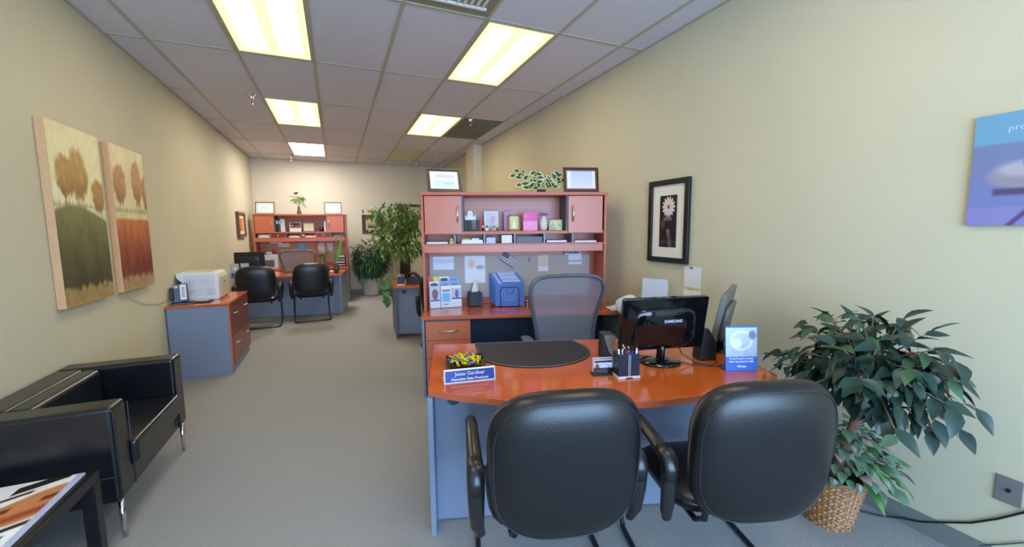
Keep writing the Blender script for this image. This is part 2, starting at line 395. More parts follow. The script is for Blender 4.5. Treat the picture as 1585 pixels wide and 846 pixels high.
# ------------------------------------------------------------ wall pictures
def tree_pic(sky0, sky1, ground_top, ground_bot, trees, horizon, mound, seed):
    def f(u, v):
        n = nz(u, v, 10, seed)-.5; n2 = nz(u, v, 30, seed+1)-.5
        c = mixc(sky1, sky0, (v-horizon)/(1-horizon)+n*.3)
        c = over(c, soft(np.abs(v-horizon-.03)-.012+n2*.02, .02)*.6, (150, 150, 90))
        g = mixc(ground_bot, ground_top, (v-.1)/(horizon-.1)+n*.35)
        top = horizon-.03+mound*np.cos((u-.35)*3)*.06
        c = over(c, soft(v-horizon, .03)*.8, (216, 214, 160)); c = c*(1-soft(v-top, .02)[..., None])+g*soft(v-top, .02)[..., None]
        c = over(c, soft(v-.095+n2*.05, .03)*.85, (190, 164, 104)); c = over(c, soft(v-.095+n2*.05, .03)*np.clip(n2*3, 0, .7), (160, 110, 66))
        for (x, y, rx, ry, col, base) in trees:
            for dx in (-.03, .03) if rx > .12 else (0,):
                c = over(c, soft(np.abs(u-x-dx*(1+(y-v)))-.005, .006)*(v < y)*(v > base), (96, 60, 40))
            d = np.sqrt(((u-x)/rx)**2+((v-y)/ry)**2)-1+n2*.25
            c = over(c, soft(d*.1, .03), np.array(col)); c = over(c, soft(d*.1+.02, .05)*(n2+.5)*.7, (206, 154, 70)); c = over(c, soft(d*.1, .03)*np.clip((y-v)/ry, 0, 1)*.5, (90, 64, 34))
        return c + (n2*14)[..., None]
    return f
def canvas(label, y0, y1, z0, z1, fn, dep=.046):
    t = thing('canvas_painting', label, 'painting', (XL, y0, z0), R_(90)); W, H = y1-y0, z1-z0
    bx(0, W, -dep, -.002, 0, H).build('canvas', CANVAS, t, bevel=.003); pic('painted_face', .002, W-.002, .002, H-.002, -dep-.001, fn, 110, 170, t)
    MB().tube([(W*.74+.011*k, -dep-.001, H*.07+.007*(k % 2)+.001*k) for k in range(8)], .0015, 5).build('signature', mat('signature', (70, 50, 30), .6), t)
canvas('tall canvas of autumn trees over a green field, nearer of the two', 3.385, 3.985, 1.03, 2.185,
       tree_pic((222, 208, 150), (236, 228, 190), (126, 124, 76), (72, 66, 40), [(.25, .72, .16, .11, (176, 134, 62), .53), (.5, .74, .18, .14, (176, 134, 60), .53), (.88, .63, .13, .10, (166, 124, 56), .48)], .53, 1, 1))
canvas('tall canvas of autumn trees over a red field, farther of the two', 4.14, 4.735, 1.03, 2.185,
       tree_pic((220, 200, 140), (230, 214, 168), (210, 124, 66), (112, 40, 30), [(.2, .74, .17, .13, (180, 124, 74), .5), (.72, .77, .15, .16, (180, 124, 74), .47), (.98, .70, .1, .12, (170, 110, 60), .5)], .53, 0, 5))
tag(MB().tube([(-1.592, 3.95, 1.0), (-1.592, 4.21, 1.04), (-1.592, 4.36, .95), (-1.592, 4.6, .867), (-1.592, 4.88, .82), (-1.592, 5.2, .83), (-1.57, 5.3, .775)], .003, 6).build('thin_cord', CREAMP), 'thin pale cord along the left wall under the canvases', 'cord')
def frame(name, label, cat, W, H, fr, m, matw, matm, fn, loc, rz, tilt=0, group=None, dep=.02, inner=None, nx=40, nzz=40):
    t = thing(name, label, cat, loc, rz, group); t.rotation_euler = (tilt, 0, rz)
    h = MB().box(0, W, -dep, 0, 0, fr).box(0, W, -dep, 0, H-fr, H).box(0, fr, -dep, 0, fr, H-fr).box(W-fr, W, -dep, 0, fr, H-fr)
    h.build('frame', m, t, bevel=min(.004, fr*.25)); bx(fr, W-fr, -dep*.45, -.001, fr, H-fr).build('mat_board' if matw else 'backing', matm, t)
    if inner: w_ = matw*.55; bx(fr+w_, W-fr-w_, -dep*.5, -dep*.45, fr+w_, H-fr-w_).build('inner_mat', inner, t)
    pic('picture', fr+matw, W-fr-matw, fr+matw, H-fr-matw, -dep*.55, fn, nx, nzz, t); return t
def flower(u, v):
    n = nz(u, v, 12, 3); c = mixc((26, 22, 26), (70, 30, 34), (nz(u, v, 5, 8)-.5)*1.6)
    c = over(c, soft(np.abs((u-.5)-(.35-v)*.5)-.1, .06)*(v < .35)*n*1.3, (150, 110, 120)); c = over(c, soft(np.abs(v-.1)-.03, .02)*.5, (70, 80, 110))
    c = over(c, soft(np.sqrt(((u-.2)*.7)**2+(v-.45)**2)-.09, .04)*.5, (160, 90, 70))
    a = np.arctan2((v-.78)*1.9, u-.52); d = np.sqrt((u-.52)**2+((v-.78)*1.9)**2)
    c = over(c, soft(d-.34-.05*np.cos(a*14), .03), (232, 214, 206)); c = over(c, soft(d-.34, .03)*(np.cos(a*14) < -.6)*.5, (150, 120, 120))
    c = over(c, soft(d-.07, .03), (150, 70, 50))
    c = over(c, soft(np.maximum(np.abs(u-.48)-.24, np.abs(v-.55)-.035), .02)*.7, (140, 130, 136)); c = over(c, soft(np.maximum(np.abs(u-.48)-.12, np.abs(v-.59)-.02), .02)*.7, (140, 130, 136))
    return c
frame('framed_flower_picture', 'black framed picture of a white daisy on the right wall', 'picture', .45, .69, .045, FRAMEK, .085, MATTE, flower, (XR-.003, 2.885, 1.206), R_(-90), dep=.03, nx=60, nzz=90)
t = thing('wall_calendar', 'white tear-off calendar sheet below the daisy picture', 'calendar', (XR-.003, 2.478, .95), R_(-90))
pic('sheet', 0, .165, 0, .24, -.004, lambda u, v: plain(u, v, (232, 230, 234), ((0, 1, .22, .29, (226, 204, 120)), (.2, .6, .235, .27, (196, 150, 90)), (0, 1, .285, .31, (200, 170, 90)))), 30, 50, t)
bx(0, .165, -.003, 0, 0, .24).build('backing', WHITE, t); bx(.07, .085, -.012, -.004, .225, .236).build('pin', PLAST, t)
def poster(u, v):
    n = nz(u, v, 8, 2); c = mixc((120, 124, 184), (116, 126, 158), v+n*.2)
    c = over(c, soft(.73-v, .01), (108, 158, 186))
    e = np.sqrt(((u-.55)/.42)**2+((v-.44)/.12)**2)-1; c = over(c, soft(e, .15), (150, 140, 156)); c = over(c, soft(np.sqrt(((u-.42)/.2)**2+((v-.5)/.07)**2)-1, .6)*.6, (196, 188, 196))
    c = over(c, soft(np.sqrt(((u-.62)/.2)**2+((v-.55)/.06)**2)-1, .2), (40, 34, 50)); c = over(c, soft(np.maximum(np.abs(v-.3)-.03, .2-u), .02)*.7, (70, 50, 80))
    c = over(c, (v < .17)*.5, (150, 136, 190)); c = over(c, soft(np.abs(u-.35-v)-.03, .02)*(v < .17), (90, 70, 120)); return c
t = thing('wall_poster', 'blue and purple advertising poster at the right edge', 'poster', (XR-.003, .887, 1.497), R_(-90))
bx(0, .36, -.012, 0, 0, .46).build('board', GREY, t); pic('poster_face', 0, .36, 0, .46, -.013, poster, 60, 70, t)
txt('protect', .036, .15, -.014, .385, mat('poster_letters', (190, 214, 226), .5), t, rot=(R_(90), 0, 0))
t = thing('wall_outlet', 'square metal cable plate low on the right wall', 'outlet', (XR-.002, .71, .318), R_(-90))
bx(0, .078, -.006, 0, 0, .115).build('plate', METALP, t, bevel=.002); MB().lathe([(.008, 0), (.008, .012)], 10).build('socket', PLAST, t, rot=(R_(90), 0, 0), loc=(.04, -.002, .06))
tag(MB().tube([(2.36, 1.25, .008), (2.46, 1.14, .008), (2.52, 1.06, .010), (2.555, 1.0, .03), (2.565, .93, .055), (2.568, .845, .11), (2.570, .764, .165), (2.570, .69, .235), (2.570, .60, .335), (2.570, .45, .4)], .0045, 8).build('black_cable', PLAST, None, True), 'black cable running from behind the basket plant up the right wall', 'cable')
tag(MB().tube([(2.570, .73, .08), (2.570, .667, .133), (2.570, .609, .185), (2.570, .5, .2)], .003, 6).build('grey_cable', GREYD, None, True), 'thin grey cable below the metal wall plate', 'cable')
frame('framed_mirror_picture', 'small wood framed picture on the left wall near the far desk', 'picture', .6, .45, .05, FRAMEW, .06, mat('cream_mat', (236, 226, 196), .6), lambda u, v: mixc((190, 110, 70), (214, 150, 100), u), (XL+.003, 8.58, 1.40), R_(90), dep=.045)
def landscape(u, v): c = mixc((110, 100, 90), (206, 176, 140), v*1.3); return over(c, soft(v-.25-.06*np.sin(u*7), .06), (70, 70, 56))
frame('framed_landscape', 'brown framed landscape print on the back wall beside the tall tree', 'picture', .49, .445, .022, FRAMEW, .11, mat('dark_mat', (70, 58, 52), .6), landscape, (.585, YB-.003, 1.42), 0, inner=mat('pale_inner_mat', (190, 176, 152), .6))

# ------------------------------------------------------------ office furniture
def handle(parent, x, z, L, vert=False, y=0, m=NICKEL):
    if vert: pts = [(x, y, z-L/2), (x, y-.02, z-L/2+.015), (x, y-.03, z), (x, y-.02, z+L/2-.015), (x, y, z+L/2)]
    else: pts = [(x-L/2, y, z), (x-L/2+.015, y-.02, z), (x, y-.03, z), (x+L/2-.015, y-.02, z), (x+L/2, y, z)]
    return MB().tube(pts, .007, 8, rb=.004).build('handle', m, parent, True)
def credenza(F, label, W, peds, front=WOODV, nm='credenza'):
    t = thing(nm, label, 'desk', F.at(0, 0), F.a)
    bx(0, W, 0, .61, .708, .74).build('worktop', WOOD, t, bevel=.003); bx(.002, W-.002, -.0035, -.0005, .71, .738).build('edge_band', WOODE, t)
    bx(0.004, .026, .008, .6, 0, .708).build('side_panel', GREY, t); bx(W-.026, W-.004, .02, .6, 0, .708).build('side_panel', GREY, t)
    bx(.026, W-.026, .5, .515, .12, .708).build('modesty_panel', NAVY, t)  # grey laminate; navy colour paints in the shadow under the worktop
    if peds:
        p = bx(.032, .432, .03, .498, .055, .7).build('pedestal', GREYD, t)
        for z0, z1 in ((.519, .69), (.347, .515), (.06, .343)):
            d = bx(.034, .43, .012, .03, z0, z1).build('drawer', front, t, bevel=.002)
            handle(d, .238, (z0+z1)/2+(.0 if z1-z0 < .2 else .05), .165, y=.012)
        for x in (.07, .4): MB().lathe([(.02, 0), (.025, .02), (.02, .055)], 10).build('caster', PLAST, t, True, loc=(x, .08, 0))
    return t
def hutch(F, label, W, divs, tack, extra=None, back=WOODV):
    t = thing('hutch', label, 'hutch', F.at(0, 0, .741), F.a); z = lambda a: a-.741
    bx(0, .02, .25, .6, 0, z(1.812)).build('side_panel', WOODE, t); bx(W-.02, W, .25, .6, 0, z(1.812)).build('side_panel', WOODE, t)
    bx(-.01, W+.01, .242, .605, z(1.812), z(1.842)).build('top_panel', WOODE, t, bevel=.003)
    bx(.02, W-.02, .585, .6, 0, z(1.81)).build('back_panel', back, t)
    for nm, x0, x1, hx in (('door', .029, .368, .33), ('door', W-.369, W-.038, W-.325)):
        d = bx(x0, x1, .25, .268, z(1.46), z(1.806)).build(nm, WOODV, t, bevel=.002); handle(d, hx, z(1.64), .155, True, y=.25)
    for x in (.376, W-.376): bx(x-.009, x+.009, .27, .584, z(1.482), z(1.811)).build('partition', GREYD, t)
    bx(.02, W-.02, .268, .584, z(1.452), z(1.481)).build('shelf', WOODE, t, bevel=.002)
    bx(.02, W-.02, .252, .584, z(1.352), z(1.367)).build('shelf', WOODE, t)
    for x in divs: bx(x-.008, x+.008, .262, .584, z(1.367), z(1.452)).build('divider', GREY, t)
    bx(.02, W-.03, .256, .274, z(1.286), z(1.351)).build('apron', WOODV, t)
    bx(.03, W-.07, .565, .584, z(.81), z(1.232)).build('tackboard', tack, t)
    bx(.02, W-.02, .57, .585, z(.742), z(.8)).build('rail', WOODE, t)
    return t
def bowdesk(F, label, W, D, bow, inset, name='bow_front_desk', flip=False):
    """back edge on local y=0, front bows toward -y"""
    t = thing(name, label, 'desk', F.at(0, 0), F.a)
    n = 24; pts = [(0, 0), (inset, -D)]
    pts += [(inset+(W-2*inset+.03)*i/n, -D-bow*math.sin(math.pi*i/n)**.85) for i in range(1, n)]
    pts += [(W-inset+.03, -D), (W, 0)]
    MB().prism(pts[::-1], .708, .74).build('desktop', WOOD, t, bevel=.003)
    k = len(pts); h = MB(); ed = pts[1:-1]
    for i in range(len(ed)-1):
        a, b = ed[i], ed[i+1]; v = len(h.v); o = .0018
        h.v += [(a[0], a[1]-o, .71), (b[0], b[1]-o, .71), (b[0], b[1]-o, .7385), (a[0], a[1]-o, .7385)]; h.f.append((v, v+1, v+2, v+3))
    h.build('edge_band', WOODE, t)
    bx(inset-.002, inset+.022, -D-.022, -.03, 0, .708).build('side_panel', GREY, t); bx(W-inset-.024, W-inset, -D-.02, -.03, 0, .708).build('side_panel', GREY, t)
    bx(inset+.022, W-inset-.024, -D+.085, -D+.103, .01, .708).build('modesty_panel', GREY, t)
    g = MB().lathe([(.032, 0), (.032, .006)], 20); g.build('grommet', NAVY, t, loc=(inset+.115, -D+.079, .655), rot=(R_(-90), 0, 0))
    return t
C1 = Frame(.652, 3.568, -17.9); D1 = Frame(.565, 2.649, -17.9); C2 = Frame(-1.53, 9.35, -5); D2 = Frame(-1.45, 8.89, -8); D3 = Frame(.69, 5.69, -17)
credenza(C1, 'cherry topped credenza with three drawers, under the large hutch', 1.83, True)
hutch(C1, 'large cherry hutch with two doors and pigeonholes, nearer one', 1.74, (.30, .575, .86, 1.143, 1.418), FABRIC)
bowdesk(D1, 'large bow-front orange desk behind the two black guest chairs', 1.84, .78, .245, .045)
credenza(C2, 'far cherry credenza against the back wall under the smaller looking hutch', 1.74, True)
hutch(C2, 'far cherry hutch with binders and framed certificates on its shelf', 1.72, (.29, .575, .86, 1.14, 1.42), FABRICP)
# far desk (front on the camera side)
bowdesk(D2, 'far grey-fronted desk with two black guest chairs before it', 1.64, .82, .10, .01)
# middle desk, behind the hutch; only its left end shows
t = thing('bow_front_desk', 'grey desk with cherry top half hidden by the large hutch', 'desk', D3.at(0, 0), D3.a)
MB().prism([(0, 0), (1.5, -.02), (1.5, .7), (-.19, .83)], .708, .74).build('desktop', WOOD, t, bevel=.003)
bx(.003, 1.5, -.004, -.001, .71, .738).build('edge_band', WOODE, t)
MB().prism([(.01, .01), (.034, .01), (-.15, .8), (-.174, .8)], 0, .708).build('side_panel', GREYD, t)
bx(.012, 1.48, .08, .098, .06, .708).build('modesty_panel', GREY, t); MB().lathe([(.03, 0), (.03, .006)], 20).build('grommet', NAVY, t, loc=(.12, .074, .655), rot=(R_(-90), 0, 0))
# filing cabinet on the left wall
t = thing('filing_cabinet', 'grey two-drawer lateral filing cabinet with dark cherry drawers by left wall', 'cabinet', (-1.60, 5.035, 0))
bx(.014, .525, 0, .93, .0, .735).build('body', GREY, t); bx(.002, .545, -.012, .945, .735, .759).build('top', WOOD, t, bevel=.003)
bx(.526, .541, -.004, .02, .09, .735).build('edge_strip', WOODE, t)
for z0, z1 in ((.41, .728), (.09, .404)):
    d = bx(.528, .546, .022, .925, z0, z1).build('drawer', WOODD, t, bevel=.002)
    for y in (.2, .72): MB().tube([(.546, y-.06, z1-.1), (.566, y-.05, z1-.1), (.57, y, z1-.1), (.566, y+.05, z1-.1), (.546, y+.06, z1-.1)], .006, 8).build('handle', NICKEL, d, True)

# ------------------------------------------------------------ chairs
def guest_chair():
    t = thing('guest_chair', 'x', 'chair', (0, 0, 0), 0, 'black leather guest chairs')
    MB().cushion(.53, .53, .135, e=3.3, taper=.05, curve=.42, c=(0, 0, 0), nr=12, na=56, edge=5).build('backrest', LEATHER, t, True, loc=(0, .02, .718), rot=(R_(5), 0, 0))
    pr = []
    for j in range(64):
        a = 2*math.pi*j/64; ca, sa = math.cos(a), math.sin(a); e = 3.3; q = (abs(ca)**e+abs(sa)**e)**(-1/e)*.93
        x = q*ca*.265; z = q*sa*.265; x *= 1+.05*z/.53; pr.append((x, -.0405+.42*x*x, z))
    MB().tube(pr, .0022, 6, closed=True).build('piping', PIPING, t, True, loc=(0, .02, .718), rot=(R_(5), 0, 0))
    MB().cushion(.50, .46, .09, e=4.5, plane='xy', nr=8, na=40).build('seat', LEATHER, t, True, loc=(0, .35, .44))
    MB().tube([(-.262, .60, .40), (-.27, .62, .30), (-.275, .62, .06), (-.275, .60, .015), (-.275, .55, .012), (-.275, .17, .012), (-.262, .115, .012), (-.22, .10, .012), (.22, .10, .012), (.262, .115, .012), (.275, .17, .012), (.275, .55, .012), (.275, .60, .015), (.275, .62, .06), (.27, .62, .30), (.262, .60, .40)], .012, 10).build('sled_frame', STEELB, t, True)
    MB().tube([(-.262, .60, .40), (-.22, .55, .388), (.22, .55, .388), (.262, .60, .40)], .011, 8).build('seat_bar', STEELB, t, True)
    MB().tube([(-.17, .5, .385), (-.17, .15, .385), (-.17, .09, .43), (-.17, .075, .56)], .012, 8).tube([(.17, .5, .385), (.17, .15, .385), (.17, .09, .43), (.17, .075, .56)], .012, 8).build('back_support', STEELB, t, True)
    for s in (-1, 1):
        X = .30*s
        a = MB().tube([(X*.95, .15, .40), (X*.99, .13, .45), (X, .115, .54), (X, .11, .60), (X, .12, .64), (X, .155, .662), (X, .24, .672), (X, .36, .680), (X, .46, .676), (X, .53, .655), (X, .58, .61), (X*.99, .605, .53), (X*.96, .61, .44), (X*.94, .61, .39)], .026, 12, rb=.019, side=(1, 0, 0),
                      radii=[.018, .025, .029, .031, .031, .030, .028, .026, .026, .025, .023, .02, .016, .012]).build('armrest', ARMP, t, True)
        MB().tube([(X, .098, .585), (X, .098, .63), (X, .118, .662), (X, .17, .678)], .03, 12, rb=.018, side=(1, 0, 0), radii=[.024, .029, .031, .029]).build('arm_end_cap', ARMP, a, True)
    return t
GC = 'black leather guest chairs'
c = guest_chair(); c.location = (.665, 1.095, 0); c.rotation_euler = (0, 0, R_(-15)); c['label'] = 'large black leather guest chair, left of the two in the foreground'
dup(c, (1.335, .88, 0), R_(-17), 'large black leather guest chair beside the basket plant', GC)
dup(c, (-.40, 7.33, 0), R_(4), 'far guest chair by the grey desk end, right of the pair', GC)
dup(c, (-1.14, 7.12, 0), R_(2), 'far guest chair beside the filing cabinet, left of the pair', GC)
dup(c, (1.17, 4.99, 0), R_(-17), 'guest chair mostly hidden behind the large hutch', GC)
def task_chair(label, loc, rz):
    t = thing('task_chair', label, 'chair', loc, rz, 'mesh back task chairs')
    def outline(s=1):
        o = []
        half = [(0, 1.135), (.16, 1.135), (.25, 1.125), (.30, 1.10), (.325, 1.05), (.325, .99), (.31, .92), (.285, .82), (.262, .70), (.255, .62), (.235, .57), (.16, .555), (0, .55)]
        for i, (x, z) in enumerate(half): o.append((x*.91, z))
        for (x, z) in half[-2:0:-1]: o.append((-x*.91, z))
        return o
    O = outline(); yb = lambda x, z: .9*x*x+.06*((z-.8)/.3)**2
    # local front of the chair is -y here: sitter faces -y
    MB().tube([(x, -yb(x, z), z) for x, z in O], .021, 10, rb=.015, closed=True, side=(0, 1, 0)).build('back_frame', TASKF, t, True)
    h = MB(); n = 14; m = 18
    zs = [.555+(1.13-.555)*i/m for i in range(m+1)]
    def hw(z):
        R = [(.325, .99), (.31, .92), (.285, .82), (.262, .70), (.255, .62), (.235, .57), (.16, .555)]
        full = [(.16, 1.135), (.25, 1.125), (.30, 1.10), (.325, 1.05)]+R
        for (x1, z1), (x2, z2) in zip(full, full[1:]):
            if z2 <= z <= z1: return x2+(x1-x2)*(z-z2)/(z1-z2)
        return .16
    for z in zs:
        for i in range(n+1): x = hw(z)*.91*(-1+2*i/n); h.v.append((x, -yb(x, z)+.002, z))
    h.f = [(j*(n+1)+i, j*(n+1)+i+1, (j+1)*(n+1)+i+1, (j+1)*(n+1)+i) for j in range(m) for i in range(n)]
    h.build('back_mesh', MESHF, t, True)
    MB().tube([(0, .03, .56), (0, .09, .5), (0, .02, .42)], .03, 8).build('back_spine', PLASTM, t, True)
    MB().cushion(.52, .48, .07, e=4, plane='xy').build('seat', PLASTM, t, True, loc=(0, -.28, .46))
    for s in (-1, 1):
        a = MB().tube([(s*.24, -.12, .43), (s*.32, -.12, .45), (s*.325, -.12, .64)], .016, 8).build('arm_post', PLASTM, t, True)
        MB().cushion(.085, .24, .03, e=3, plane='xy', nr=5, na=24).build('arm_pad', mat('arm_pad', (96, 94, 98), .6), t, True, loc=(s*.325, -.14, .655))
    MB().lathe([(.03, .1), (.025, .43)], 12).build('gas_column', PLAST, t, True)
    for k in range(5):
        a = R_(72*k+18); MB().tube([(0, 0, .1), (.16*math.cos(a), .16*math.sin(a), .09), (.30*math.cos(a), .30*math.sin(a), .06)], .02, 8).build('base_arm', PLAST, t, True)
        MB().lathe([(.022, .0), (.028, .02), (.022, .05)], 10).build('caster', PLAST, t, True, loc=(.30*math.cos(a), .30*math.sin(a), 0))
    return t
task_chair('grey mesh-back task chair behind the large orange desk', (1.655, 2.83, 0), R_(-12))
task_chair('grey mesh-back task chair at the far desk', (-.665, 8.72, 0), R_(-3))

# ------------------------------------------------------------ armchair and coffee table
t = thing('leather_armchair', 'boxy black leather armchair with chrome legs by the left wall', 'armchair', (-1.59, 2.45, 0))
bx(.02, .565, .14, .81, .2, .315).build('base', LEATHERS, t, bevel=.012, seg=3)
bx(.0, .575, 0, .145, .2, .68).build('armrest', LEATHERS, t, bevel=.022, seg=4); bx(.0, .575, .805, .95, .2, .68).build('armrest', LEATHERS, t, bevel=.022, seg=4)
bx(.14, .60, .148, .802, .318, .445).build('seat_cushion', LEATHERS, t, bevel=.022, seg=4)
bx(0, .14, .148, .802, .2, .68).build('backrest', LEATHERS, t, bevel=.022, seg=4)
bx(.12, .225, .155, .795, .44, .672).build('back_cushion', LEATHERS, t, bevel=.03, seg=4)
MB().tube([(.01, -.002, .665), (.572, -.002, .665), (.578, .0, .655), (.578, .0, .22)], .003, 6).tube([(.578, .145, .655), (.578, .145, .22)], .003, 6).tube([(.01, -.002, .335), (.56, -.002, .335)], .003, 6).tube([(.578, .81, .655), (.578, .81, .22)], .003, 6).tube([(.602, .155, .435), (.602, .797, .435)], .003, 6).build('piping', PIPING, t, True)
for x in (.04, .555):
    for y in (.04, .905): MB().lathe([(.011, 0), (.013, .2)], 12).build('leg', CHROME, t, True, loc=(x, y, 0))
t = thing('coffee_table', 'low black coffee table with an open magazine, lower left', 'table', (-1.58, 1.2, 0))
bx(0, .535, 0, 1.16, .385, .43).build('tabletop', mat('table_black', (20, 19, 22), .3), t, bevel=.003)
for x in (0, .485):
    for y in (0, 1.11): bx(x, x+.05, y, y+.05, 0, .385).build('leg', MATS['table_black'], t, bevel=.002)
def mag(u, v):
    n = nz(u, v, 8, 4); c = mixc((236, 232, 226), (250, 250, 250), n)
    d = (v-.60)-.35*(u-.5); f = soft(np.abs(d)-.13-.03*np.sin(u*9), .03); c = over(c, f, (206, 130, 78)); c = over(c, f*soft(np.abs(d+.08)-.03, .05), (150, 66, 40)); c = over(c, f*soft(np.abs(d-.04)-.02, .03)*(np.sin(u*22) > .2), (90, 40, 24))
    for k, (a, w_, col) in enumerate(((.30, .035, (30, 24, 22)), (.2, .012, (60, 70, 90)), (.40, .02, (40, 30, 28)), (.88, .04, (30, 26, 24)), (.8, .015, (90, 30, 30)))):
        c = over(c, soft(np.abs(v-a-.35*(u-.5))-w_, .01)*(np.sin(u*11+k*2) > -.3), col)
    c = over(c, (u > .955)*1., (190, 190, 226)); c = over(c, (v < .14)*(n > .45), (216, 206, 190)); return c
t = thing('open_magazine', 'glossy magazine with a close-up face lying on the coffee table', 'magazine', (-1.53, 1.6, .4315))
bx(0, .45, 0, .735, 0, .006).build('pages', WHITE, t)
o = pic('printed_page', 0, .45, 0, .735, 0, mag, 90, 120, t)
for q in o.data.vertices: q.co = (q.co.x, q.co.z, .0065)

# ------------------------------------------------------------ things on the near desk
def put(F, x, y, z, dz=0): return F.at(x, y, z), F.a+R_(dz)
ZD = .7405
l, r = put(D1, 0, 0, ZD); t = thing('desk_pad', 'black half-round leather desk pad on the orange desk', 'desk pad', l, r)
pp = [(.27, -.012)]+[(.28, -.15)]+[(.63+.355*math.cos(R_(a)), -.235+-.305*math.sin(R_(a))) for a in range(172, 4, -8)]+[(.985, -.18), (.96, -.09), (.93, -.012)]
MB().prism(pp, 0, .004).build('pad', BLKLEAF, t)
MB().tube([(.63+(x-.63)*.975, -.13+(y+.13)*.972, .0042) for x, y in pp], .0011, 5, closed=True).build('stitching', STITCH, t)
# name plate
l, r = put(D1, .118, -.722, ZD, 9.5); t = thing('name_plate', 'blue desk name plate with white lettering and white border', 'name plate', l, r)
MB().prism([(0, 0), (.062, 0), (.02, .066), (.012, .066)], 0, .258, 'x').build('body', WHITE, t)
k = math.atan2(.012, .066)
f = bx(.005, .253, -.0015, 0, .006, .061).build('face', BLUED, t, rot=(-k, 0, 0))
txt('Jesse Gardner', .0265, .129, -.0025, .036, WHITE, f); txt('Associate Sales Producer', .0185, .129, -.0025, .013, WHITE, f, bold=.0003)
# candy tray
l, r = put(D1, .215, -.445, ZD, 5); t = thing('candy_tray', 'black square tray holding wrapped candies', 'tray', l, r)
h = MB(); a, b, H = .05, .105, .03
h.v = [(-a,-a,0),(a,-a,0),(a,a,0),(-a,a,0),(-b,-b,H),(b,-b,H),(b,b,H),(-b,b,H),(-b+.006,-b+.006,H),(b-.006,-b+.006,H),(b-.006,b-.006,H),(-b+.006,b-.006,H),(-a,-a,.004),(a,-a,.004),(a,a,.004),(-a,a,.004)]
h.f = [(3,2,1,0)]+[(i,(i+1)%4,4+(i+1)%4,4+i) for i in range(4)]+[(4+i,4+(i+1)%4,8+(i+1)%4,8+i) for i in range(4)]+[(8+i,8+(i+1)%4,12+(i+1)%4,12+i) for i in range(4)]+[(12,13,14,15)]
h.build('tray_body', PLASTG, t)
def candy_mesh(m):
    h = MB().ball((0, 0, 0), .011, .008, .008, 8, 5)
    for s in (-1, 1): h.tube([(s*.009, 0, 0), (s*.013, 0, 0), (s*.021, 0, 0)], .005, 6, radii=[.003, .0025, .008])
    return h.mesh('candy', m, True)
cm = [candy_mesh(YELLOW), candy_mesh(PURPLE)]
i = 0
for ring, (rad, n) in enumerate(((.075, 12), (.052, 9), (.026, 6), (.0, 1), (.045, 7), (.02, 4))):
    for q in range(n):
        a = 2*math.pi*q/n+ring*.5; sq = 1/max(abs(math.cos(a+0)), abs(math.sin(a)))**.6
        p = D1.at(.215+rad*sq*math.cos(a), -.445+rad*sq*math.sin(a)); k = 1 if i % 4 == 2 else 0; i += 1
        o = bpy.data.objects.new('candy', cm[k]); COL.objects.link(o)
        zz = ZD+.014+(.016 if ring < 4 else .034)+(.006 if ring == 0 else 0)
        o.location = (p[0], p[1], zz); o.rotation_euler = (random.uniform(-.5, .5), random.uniform(-.7, .7), random.uniform(0, 6))
        tag(o, 'wrapped candy in a yellow twist wrapper piled on the black tray' if k == 0 else 'wrapped candy in a purple twist wrapper piled on the black tray', 'candy', 'wrapped candies in the black tray')
# card holder + card
l, r = put(D1, .875, -.695, ZD, 2); t = thing('card_holder', 'black and clear business card holder on the desk', 'card holder', l, r)
bx(0, .13, 0, .055, 0, .008).build('base', PLAST, t, bevel=.002); bx(.012, .118, .012, .02, .008, .035).build('front_lip', PLASTG, t); bx(.01, .12, .034, .038, .008, .082).build('back_plate', CLEAR, t)
MB().tube([(.01, .033, .01), (.01, .037, .084), (.12, .037, .084), (.12, .033, .01)], .0018, 6).build('rim', WPLAS, t)
l, r = put(D1, .889, -.668, ZD+.012, 2); t = thing('business_card', 'printed business card with a portrait in the card holder', 'card', l, r)
bx(0, .1, 0, .003, 0, .062).build('card', WHITE, t)
def card(u, v): c = plain(u, v, (226, 230, 242), ((0, 1, .78, 1, (40, 44, 60)), (0, 1, 0, .12, (90, 96, 130)))); c = over(c, soft(np.sqrt(((u-.16)/.11)**2+((v-.42)/.32)**2)-1, .3), (150, 90, 70)); return over(c, soft(np.abs(np.sqrt(((u-.55)/.3)**2+((v-.4)/.3)**2)-.9)-.1, .1)*.7, (120, 150, 220))
pic('printed_face', .001, .099, .001, .061, -.0006, card, 40, 26, t)
# pen cup + pens
l, r = put(D1, .992, -.752, ZD, 4); t = thing('pen_cup', 'dark blue stitched leather pen cup with silver base', 'pen cup', l, r)
h = MB().box(0, .112, 0, .006, .012, .125).box(0, .112, .074, .08, .012, .125).box(0, .006, .006, .074, .012, .125).box(.106, .112, .006, .074, .012, .125).box(.006, .106, .006, .074, .012, .016)
h.build('cup', mat('navy_leather', (34, 42, 66), .42), t, bevel=.0015); MB().prism([(-.003, 0), (.035, 0), (.04, .006), (.072, .006), (.077, 0), (.115, 0), (.115, .012), (-.003, .012)], -.003, .083, 'y').build('base', WPLAS, t)
for x in (.052, .06): bx(x, x+.0018, -.0015, 0, .014, .122).build('stitching', WHITE, t)
pens = [('white_pen', WPLAS, 'white capped pen'), ('silver_pen', CHROME, 'silver pen'), ('red_pen', RED, 'red barrelled pen'), ('black_pen', PLASTG, 'black pen'), ('blue_pen', BLUED, 'blue pen'), ('purple_pen', PURPLE, 'purple pen'), ('white_pen', WPLAS, 'white slim pen')]
